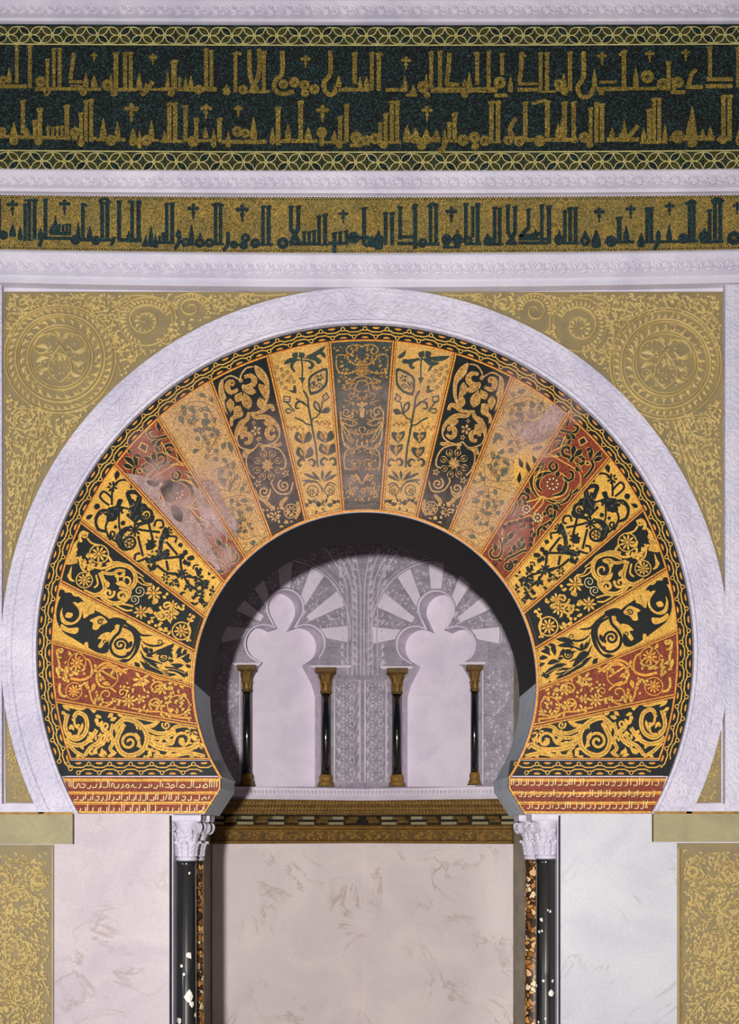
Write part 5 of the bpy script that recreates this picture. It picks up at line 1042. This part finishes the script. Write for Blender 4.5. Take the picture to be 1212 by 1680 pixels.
column(X0(895,.10), .10, .066, 'CK', Z0(1409,.1), Z0(1336)-.001, .112, 'glossy black column on the right with white chips, in front of a mottled column', [(890,1510,3),(904,1496,2),(887,1530,2),(891,1528,1.6),(893,1611,2.2),(905,1631,5),(908,1611,2),(880,1620,2),(900,1494,1.5),(896,1673,2),(886,1680,2)])
column(X0(318.5,.40), .40, .066, 'BR', Z0(1412,.4), Z0(1337)-.001, .125, 'mottled orange and brown column on the left, partly hidden behind the black column')
column(X0(876,.40), .40, .066, 'BR', Z0(1410,.4), Z0(1336)-.001, .125, 'mottled orange and brown column on the right, partly hidden behind the black column')

# ------------------------------------------------------------------ niche
NB = 4.38; VXX = X0(594.5, NB); A_s = 1.673; ANG = math.radians(25.714)
V0 = Vector((VXX, NB, 0)); VL = V0+Vector((-A_s*math.cos(ANG), -A_s*math.sin(ANG), 0)); VR = V0+Vector((A_s*math.cos(ANG), -A_s*math.sin(ANG), 0))
PLL = Plane(V0, (math.sin(ANG), -math.cos(ANG), 0)); PLR = Plane(V0, (-math.sin(ANG), -math.cos(ANG), 0))
V2L = Vector((VL.x-.36, VL.y-1.55, 0)); V2R = Vector((VR.x+.36, VR.y-1.55, 0)); HN = 6.2
def wallquad(name, a, b_, mat, z0=0, z1=HN, thick=.12):
    d = (b_-a).normalized(); n = Vector((d.y, -d.x, 0))*thick
    if n.dot(Vector((0,2.2,0))-(a+b_)/2) > 0: n = -n
    m = M(); m.loft(mat, [[tuple(p+Vector((0,0,z))) for p in (a,b_,b_+n,a+n)] for z in (z0,z1)]); return m.build(name, kind='structure')
wallquad('wall_niche_left', VL, V2L, 'No'); wallquad('wall_niche_right', V2R, VR, 'No')
wallquad('wall_vestibule_left', V2L, Vector((V2L.x-.02,.72,0)), 'No'); wallquad('wall_vestibule_right', Vector((V2R.x+.02,.72,0)), V2R, 'No')
m = M(); m.loft('N', [[tuple(Vector((p.x,p.y,z))) for p in (Vector((V2L.x-.15,.72,0)),V2L+Vector((-.15,0,0)),VL,V0+Vector((0,.15,0)),VR,V2R+Vector((.15,0,0)),Vector((V2R.x+.15,.72,0)))] for z in (HN,HN+.1)]); m.build('ceiling', kind='structure')
def plate(m, mat, outer, inner, pl, h, depth, side):
    """panel with a cut-out and reveal"""
    bm = bmesh.new(); es = []
    loops = []
    for L in (outer, inner):
        vs = [bm.verts.new((x, y, 0)) for x, y in L]; loops.append(vs)
        for i in range(len(vs)): es.append(bm.edges.new((vs[i-1], vs[i])))
    bmesh.ops.triangle_fill(bm, use_beauty=True, use_dissolve=False, edges=es)
    idx = {}
    for f in bm.faces:
        m.F([idx.setdefault(v, m.V(v.co.x, v.co.y, h) if v not in idx else idx[v]) for v in f.verts], mat)
    bm.free()
    q = inner; a = [m.V(x,y,h) for x,y in q]; b_ = [m.V(x,y,h-depth) for x,y in q]
    for i in range(len(q)): m.F([a[i-1],a[i],b_[i],b_[i-1]], side)
def edge_px(P): # photo px column of a vertical at P
    return VX+P.x/S*D/(D+P.y)
EXL, EXR, EXC = edge_px(VL), edge_px(VR), edge_px(V0)
# windows of the blind arches (clover head, straight jambs)
def clover(cx, dy=0, s=1.0, xl=None, xr=None, yb=1291):
    top = arc(cx, 997+dy, 30*s, 148, 392, 22)
    r_ = arc(cx+34*s, 1056+dy, 31*s, -128, 48, 18); l_ = arc(cx-35*s, 1056+dy, 31*s, 132, 308, 18)
    jr = [(cx+41*s,1088+dy),(xr-6,1118+dy),(xr,1140),(xr,yb)]; jl = [(xl,yb),(xl,1140),(xl+6,1118+dy),(cx-40*s,1088+dy)]
    return top+r_+jr+jl+l_
WL = clover(467, 0, 1.0, 405, 530); WR = clover(716, 2, .98, 655, 779)
RD = .22
# stucco tree and panels between the blind arches
def stucco(m, pl, sg):
    m.h = .003; m.step = .00002; C_ = 594.5
    for i, d in enumerate((3,10,17,25)):
        m.stroke('Nr', 2.4, [(C_+sg*d,1108),(C_+sg*d,1000),(C_+sg*(d+2+i),950),(C_+sg*(d+10+i*9),905-i*2)], rnd=.014)
    for i in range(14):
        y = 915+i*13; m.lf('Nr', C_+sg*4, y+8, C_+sg*16, y-4, 5, .25*sg, rnd=.014); m.lf('Nr', C_+sg*27, y+8, C_+sg*(33+ (5 if i < 4 else 0)), y-4, 5, .25*sg, rnd=.014)
    for (x, y, r) in ((34,930,9),(48,905,10),(30,1085,8),(22,900,7)): m.sp('Nr', 2, C_+sg*x, y, r, 0, 1.4, rnd=.014)
    if sg < 0: Q = [(548,1116),(590,1116),(590,1283),(548,1283)]
    else: Q = [(599,1116),(634,1116),(634,1283),(599,1283)]
    m.stroke('Np', 2.2, Q, closed=True, n=1, rnd=.014); xm = (Q[0][0]+Q[1][0])/2
    for i in range(8):
        y = 1128+i*20; m.rg('Nr', 2, xm, y, 12, 9, n=16, rnd=.014)
        for k in range(6): a = k*PI/3+.3; m.lf('Nr', xm+3*math.cos(a), y+3*math.sin(a), xm+9*math.cos(a), y+8*math.sin(a), 4, .2, rnd=.013)
        for s_ in (1,-1): m.lf('Nr', xm+s_*14, y+12, xm+s_*18, y-2, 4, .2, rnd=.013); m.lf('Nr', xm+s_*3, y+14, xm+s_*11, y+10, 4, .2, rnd=.013)
    # outer side panel beside the far colonnette
    xo = 377 if sg < 0 else 812
    m.stroke('Np', 2, [(xo+16,1100),(xo+16,1286)] if sg < 0 else [(xo-20,1100),(xo-20,1286)], rnd=.012)
    rr = random.Random(8)
    for i in range(70):
        x = xo+rr.uniform(-22,13) if sg < 0 else xo+rr.uniform(-16,22); y = rr.uniform(1105,1280); a = rr.uniform(0,6.28)
        m.lf('Nr', x, y, x+8*math.cos(a), y+8*math.sin(a), 3.6, .2, rnd=.013)
    # field above the arches
    cx, cy = (467,1036) if sg < 0 else (716,1038)
    for i in range(420):
        x = rr.uniform(EXL+4,C_-3) if sg < 0 else rr.uniform(C_+3,EXR-4); y = rr.uniform(800,1085)
        if math.hypot(x-cx,y-cy) < 124 or abs(x-C_) < 30: continue
        a = rr.uniform(0,6.28); m.lf('Nr', x, y, x+9*math.cos(a), y+9*math.sin(a), 3.8, .25, rnd=.013)
for nm, pl, xa, xb, Wn, va, vb in (('wall_back_left',PLL,EXL,EXC,WL,VL,V0),('wall_back_right',PLR,EXC,EXR,WR,V0,VR)):
    m = M(pl); ytop = VY-(HN-EYE)/S*D/(D+NB)-90
    # outer rectangle in photo px along the wall (true vertical edges, level top)
    def col(P, z): return (VX+P.x/S*D/(D+P.y), VY-(z-EYE)/S*D/(D+P.y))
    outer = [col(va,0.0),col(vb,0.0),col(vb,HN),col(va,HN)]
    plate(m, 'N', outer, Wn, pl, 0, RD, 'Nr')
    # recessed back of the blind window
    xs = [p[0] for p in Wn]; ys = [p[1] for p in Wn]
    m.F([m.V(x,y,-RD) for x,y in ((min(xs)-5,max(ys)+4),(max(xs)+5,max(ys)+4),(max(xs)+5,min(ys)-5),(min(xs)-5,min(ys)-5))], 'Np')
    stucco(m, pl, -1 if pl is PLL else 1); m.build(nm, kind='structure')
def blind_arch(pl, cx, dy, side):
    lab = 'left' if side < 0 else 'right'
    t = thing('blind_arch', 'white clover headed blind arch with alternating plain and carved wedges, %s wall inside the niche' % lab, 'blind arch')
    cy = 1036+dy; RO_ = 112; n = 13
    Wn = WL if side < 0 else WR
    # inner radius along a ray to the clover outline
    def inner_r(a):
        best = 40
        for k in range(400):
            r = 20+k*.25; x, y = cx+r*math.cos(a), cy+r*math.sin(a)
            d1 = math.hypot(x-cx, y-(997+dy)) < 30.5; d2 = math.hypot(x-(cx+34), y-(1056+dy)) < 31.5; d3 = math.hypot(x-(cx-35), y-(1056+dy)) < 31.5
            if d1 or d2 or d3: best = r
        return best+3
    A0, A1 = -190, 10
    for i in range(n):
        a0 = A0+(A1-A0)*(i+.06)/n; a1 = A0+(A1-A0)*(i+.94)/n
        ii = []; oo = []
        for k in range(6):
            a = math.radians(a0+(a1-a0)*k/5); r = inner_r(a); ii.append((cx+r*math.cos(a), cy+r*math.sin(a))); ro = RO_; oo.append((cx+104*math.cos(a), cy+114*math.sin(a)))
        plain = i % 2 == 0
        if not all(EXL+2 < p[0] < EXR-2 for p in oo): pass
        m = M(pl); m.slab('Np' if plain else 'N', ii+oo[::-1], .0, .012 if plain else .006)
        if not plain:
            m.h = .0065; rr = random.Random(i)
            for k in range(16):
                q = rr.uniform(.1,.9); v = rr.uniform(.1,.85); a = math.radians(a0+(a1-a0)*q); r = inner_r(a)*(1-v)+RO_*v; b_ = rr.uniform(0,6.28)
                m.lf('Nr', cx+r*math.cos(a), cy+r*math.sin(a), cx+r*math.cos(a)+7*math.cos(b_), cy+r*math.sin(a)+7*math.sin(b_), 3, .2, rnd=.012)
        m.build('plain_wedge' if plain else 'carved_wedge', t)
    # raised rim of the clover and outer arch line
    head = [p for p in Wn if p[1] < 1092+dy]
    hd = Wn[:Wn.index(next(p for p in Wn if p[1] >= 1087+dy))]; tl = [p for p in Wn[len(hd):] if p[1] < 1089+dy and p[0] < cx]
    m = M(pl, h=.012); m.stroke('Np', 3.2, tl+hd, n=1, rnd=.012, raw=True); m.build('clover_rim', t)
    m = M(pl, h=.004); m.rg('Nr', 3, cx, cy, 107, 117, n=50, rnd=.014, a0=172, a1=368); m.rg('Nr', 1.4, cx, cy, 112, 122, n=50, rnd=.01, a0=172, a1=368); m.build('outer_moulding', t)
    for (xa, xb, yc) in (((378,426,1091.5),(506,574,1095.5)) if side < 0 else ((626,680,1097),(752,800,1090))):
        m = M(pl); m.slab('Np', [(xa,yc-3),(xb,yc-3),(xb-3,yc+1.5),(xa+3,yc+1.5)], 0, .05); m.build('impost_ledge', t)
blind_arch(PLL, 467, 0, -1); blind_arch(PLR, 716, 2, 1)
# colonnettes
def colonnette(pl, px, ytop, ybot, wpx, label):
    t = thing('colonnette', label, 'colonnette', 'small dark colonnettes of the blind arches')
    k = pl.p(px, 1200, 0); y = k.y; sc = S*(D+y)/D; r = wpx/2*sc
    c = pl.p(px, 1200, r*.55); cx, cy = c.x, c.y
    zt, zb = Z0(ytop, cy), Z0(ybot, cy); H = zt-zb
    m = M(); m.lathe('CK', cx, cy, [(r,zb+.13),(r*.97,zt-.26)], 20); m.build('shaft', t)
    m = M(); m.lathe('GC', cx, cy, [(r*1.5,zb+.012),(r*1.55,zb+.04),(r*1.3,zb+.055),(r*1.2,zb+.07),(r*1.35,zb+.085),(r*1.3,zb+.105),(r*1.05,zb+.13)], 20)
    m.loft('GD', [[(cx+sx*r*1.65,cy+sy*r*1.65,z) for sx,sy in ((-1,-1),(1,-1),(1,1),(-1,1))] for z in (zb+.001,zb+.014)]); m.build('base', t)
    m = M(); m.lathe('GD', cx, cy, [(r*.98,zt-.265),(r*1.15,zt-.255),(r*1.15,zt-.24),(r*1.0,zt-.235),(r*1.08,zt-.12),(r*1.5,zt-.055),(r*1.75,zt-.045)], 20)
    m.loft('GD', [[(cx+sx*r*f,cy+sy*r*f,z) for sx,sy in ((-1,-1),(1,-1),(1,1),(-1,1))] for z, f in ((zt-.06,1.55),(zt-.045,2.0),(zt-.002,2.0))])
    for lev in range(2):
        for i in range(8):
            a = i*PI/4+lev*PI/8; z = zt-.235+lev*.075; rows = []
            for kk in range(5):
                q = kk/4; o = r*(1.02+.55*q**2+lev*.12*q); w_ = r*.30*(1-.5*q)
                rows.append([m.W(cx+o*math.cos(a)-s_*w_*math.sin(a), cy+o*math.sin(a)+s_*w_*math.cos(a), z+.085*q) for s_ in (-1,0,1)])
            for p_, q_ in zip(rows, rows[1:]):
                for j in range(2): m.F([p_[j],p_[j+1],q_[j+1],q_[j]], 'GC')
    m.build('capital', t)
colonnette(PLL, 403.5, 1092.5, 1290, 15, 'small dark colonnette with gilded capital, first from the left inside the niche')
colonnette(PLL, 532.5, 1097, 1291, 17, 'small dark colonnette with gilded capital, second from the left inside the niche')
colonnette(PLR, 653, 1098, 1291, 17, 'small dark colonnette with gilded capital, third from the left inside the niche')
colonnette(PLR, 779.5, 1092, 1288, 13, 'small dark colonnette with gilded capital, fourth from the left inside the niche')
# dado slabs, cornice
def along(pl, va, vb, px):   # photo px -> point on wall base line
    return pl.p(px, VY, 0)
def wall_prism(m, mat, pl, a, b_, prof):
    """profile (h, z) swept along the wall between plan points a and b_; mitred at the corner V0 and ends"""
    rings = []
    for P in (a, b_):
        ring = []
        for h, z in prof:
            if (P-V0).length < 1e-6: q = V0+Vector((0,-1,0))*(h/math.cos(ANG))
            else: q = P+pl.n*h
            ring.append((q.x, q.y, z))
        rings.append(ring)
    m.loft(mat, rings)
def zat(py): return Z0(py, 4.0)
for pl, va, lab in ((PLL,VL,'left'),(PLR,VR,'right')):
    m = M(); wall_prism(m, 'Mi', pl, va, V0, [(0,0),(.02,0),(.02,zat(1383)),(0,zat(1383))])
    m.build('dado_slab', label='large veined marble slab covering the lower %s half of the niche' % lab, cat='marble slab')
    m = M(); wall_prism(m, 'Np', pl, va, V0, [(0,zat(1313)),(.10,zat(1313)),(.115,zat(1309)),(.10,zat(1305)),(.075,zat(1294)),(.085,zat(1292.5)),(0,zat(1292.5))])
    n = 40
    m.pl = pl
    for i in range(n):
        px = (EXL if va is VL else EXC)+ (i+.5)*((EXC-EXL) if va is VL else (EXR-EXC))/n
        m.h = .088; m.lf('Nr', px, 1306, px+1, 1297, 4.5, .1, rnd=.016)
    m.build('sill_course', label='white carved sill course under the %s blind arch' % lab, cat='sill')
t = thing('niche_cornice', 'gilded cornice with little brackets across the back of the niche', 'cornice')
for pl, va in ((PLL,VL),(PLR,VR)):
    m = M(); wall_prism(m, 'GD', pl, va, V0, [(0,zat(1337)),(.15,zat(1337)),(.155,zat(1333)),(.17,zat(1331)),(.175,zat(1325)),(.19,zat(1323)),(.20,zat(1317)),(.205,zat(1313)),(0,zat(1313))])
    m.pl = pl
    for (yy, hh, sz) in ((1318,.206,6),(1326.5,.186,5),(1332,.165,4)):
        for i in range(46):
            m.h = hh; px = (EXL if va is VL else EXC)+(i+.5)*(EXC-EXL)/46; m.lf('GC', px-2, yy+sz*.5, px+2, yy-sz*.6, 3.4, .2, rnd=.008)
    m.build('upper_moulding', t)
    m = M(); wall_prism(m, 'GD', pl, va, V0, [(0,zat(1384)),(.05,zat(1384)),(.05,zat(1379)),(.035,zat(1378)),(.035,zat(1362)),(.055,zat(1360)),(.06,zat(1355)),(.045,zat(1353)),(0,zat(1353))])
    m.pl = pl; rr = random.Random(6)
    for i in range(150):
        m.h = .036; px = (EXL if va is VL else EXC)+rr.uniform(.01,.99)*(EXC-EXL); yy = rr.uniform(1365,1377); a = rr.uniform(0,6.28); m.lf('GC', px, yy, px+7*math.cos(a), yy+4*math.sin(a), 3.4, .2, rnd=.009)
    for yy, hh in ((1357.5,.06),(1381.5,.051),(1362.5,.04)):
        m.h = hh; m.stroke('GC', 2.2, [((EXL if va is VL else EXC)+2, yy), ((EXC if va is VL else EXR)-2, yy)], rnd=.006)
    m.build('lower_frieze', t)
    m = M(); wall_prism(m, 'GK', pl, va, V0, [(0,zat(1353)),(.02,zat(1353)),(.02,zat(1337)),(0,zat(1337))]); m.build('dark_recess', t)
    L = (va-V0).length; d = (va-V0).normalized(); nb = 5
    for i in range(nb):
        c = V0+d*(L*(i+.5)/nb); hw = .058
        def wp(s_, h, z): q = c+d*s_+pl.n*h; return (q.x, q.y, z)
        z1, z0 = zat(1341), zat(1350.5)
        m = M(); rings = []
        for s_ in (-hw, hw):
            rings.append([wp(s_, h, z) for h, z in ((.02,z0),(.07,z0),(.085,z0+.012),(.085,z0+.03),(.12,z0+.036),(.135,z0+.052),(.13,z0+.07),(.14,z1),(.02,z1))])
        m.loft('GD', rings); m.build('bracket', t)
        m = M(); c = V0+d*(L*(i+1)/nb if i < nb-1 else L*.985); q_ = .062
        z2, z3 = zat(1339.5), zat(1344.5)
        m.loft('GL', [[wp(s_, h, z) for h, z in ((.02,z3),(.11,z3),(.11,z2),(.02,z2))] for s_ in (-q_, q_)]); m.build('soffit_block', t)
        z2, z3 = zat(1348.5), zat(1352.8)
        m = M(); m.loft('GL', [[wp(s_, h, z) for h, z in ((.02,z3),(.06,z3),(.06,z2),(.02,z2))] for s_ in (-q_*1.35, q_*1.35)]); m.build('lower_block', t)
# ------------------------------------------------------------------ put each Empty at the base of its thing
bpy.context.view_layer.update()
for e in [o for o in SC.objects if o.type == 'EMPTY']:
    ch = list(e.children); pts = [c.matrix_world @ Vector(b_) for c in ch for b_ in c.bound_box]
    lo = [min(p[i] for p in pts) for i in range(3)]; hi = [max(p[i] for p in pts) for i in range(3)]
    loc = Vector(((lo[0]+hi[0])/2, (lo[1]+hi[1])/2, lo[2])); e.location = loc
    for c in ch: c.location = c.location-loc
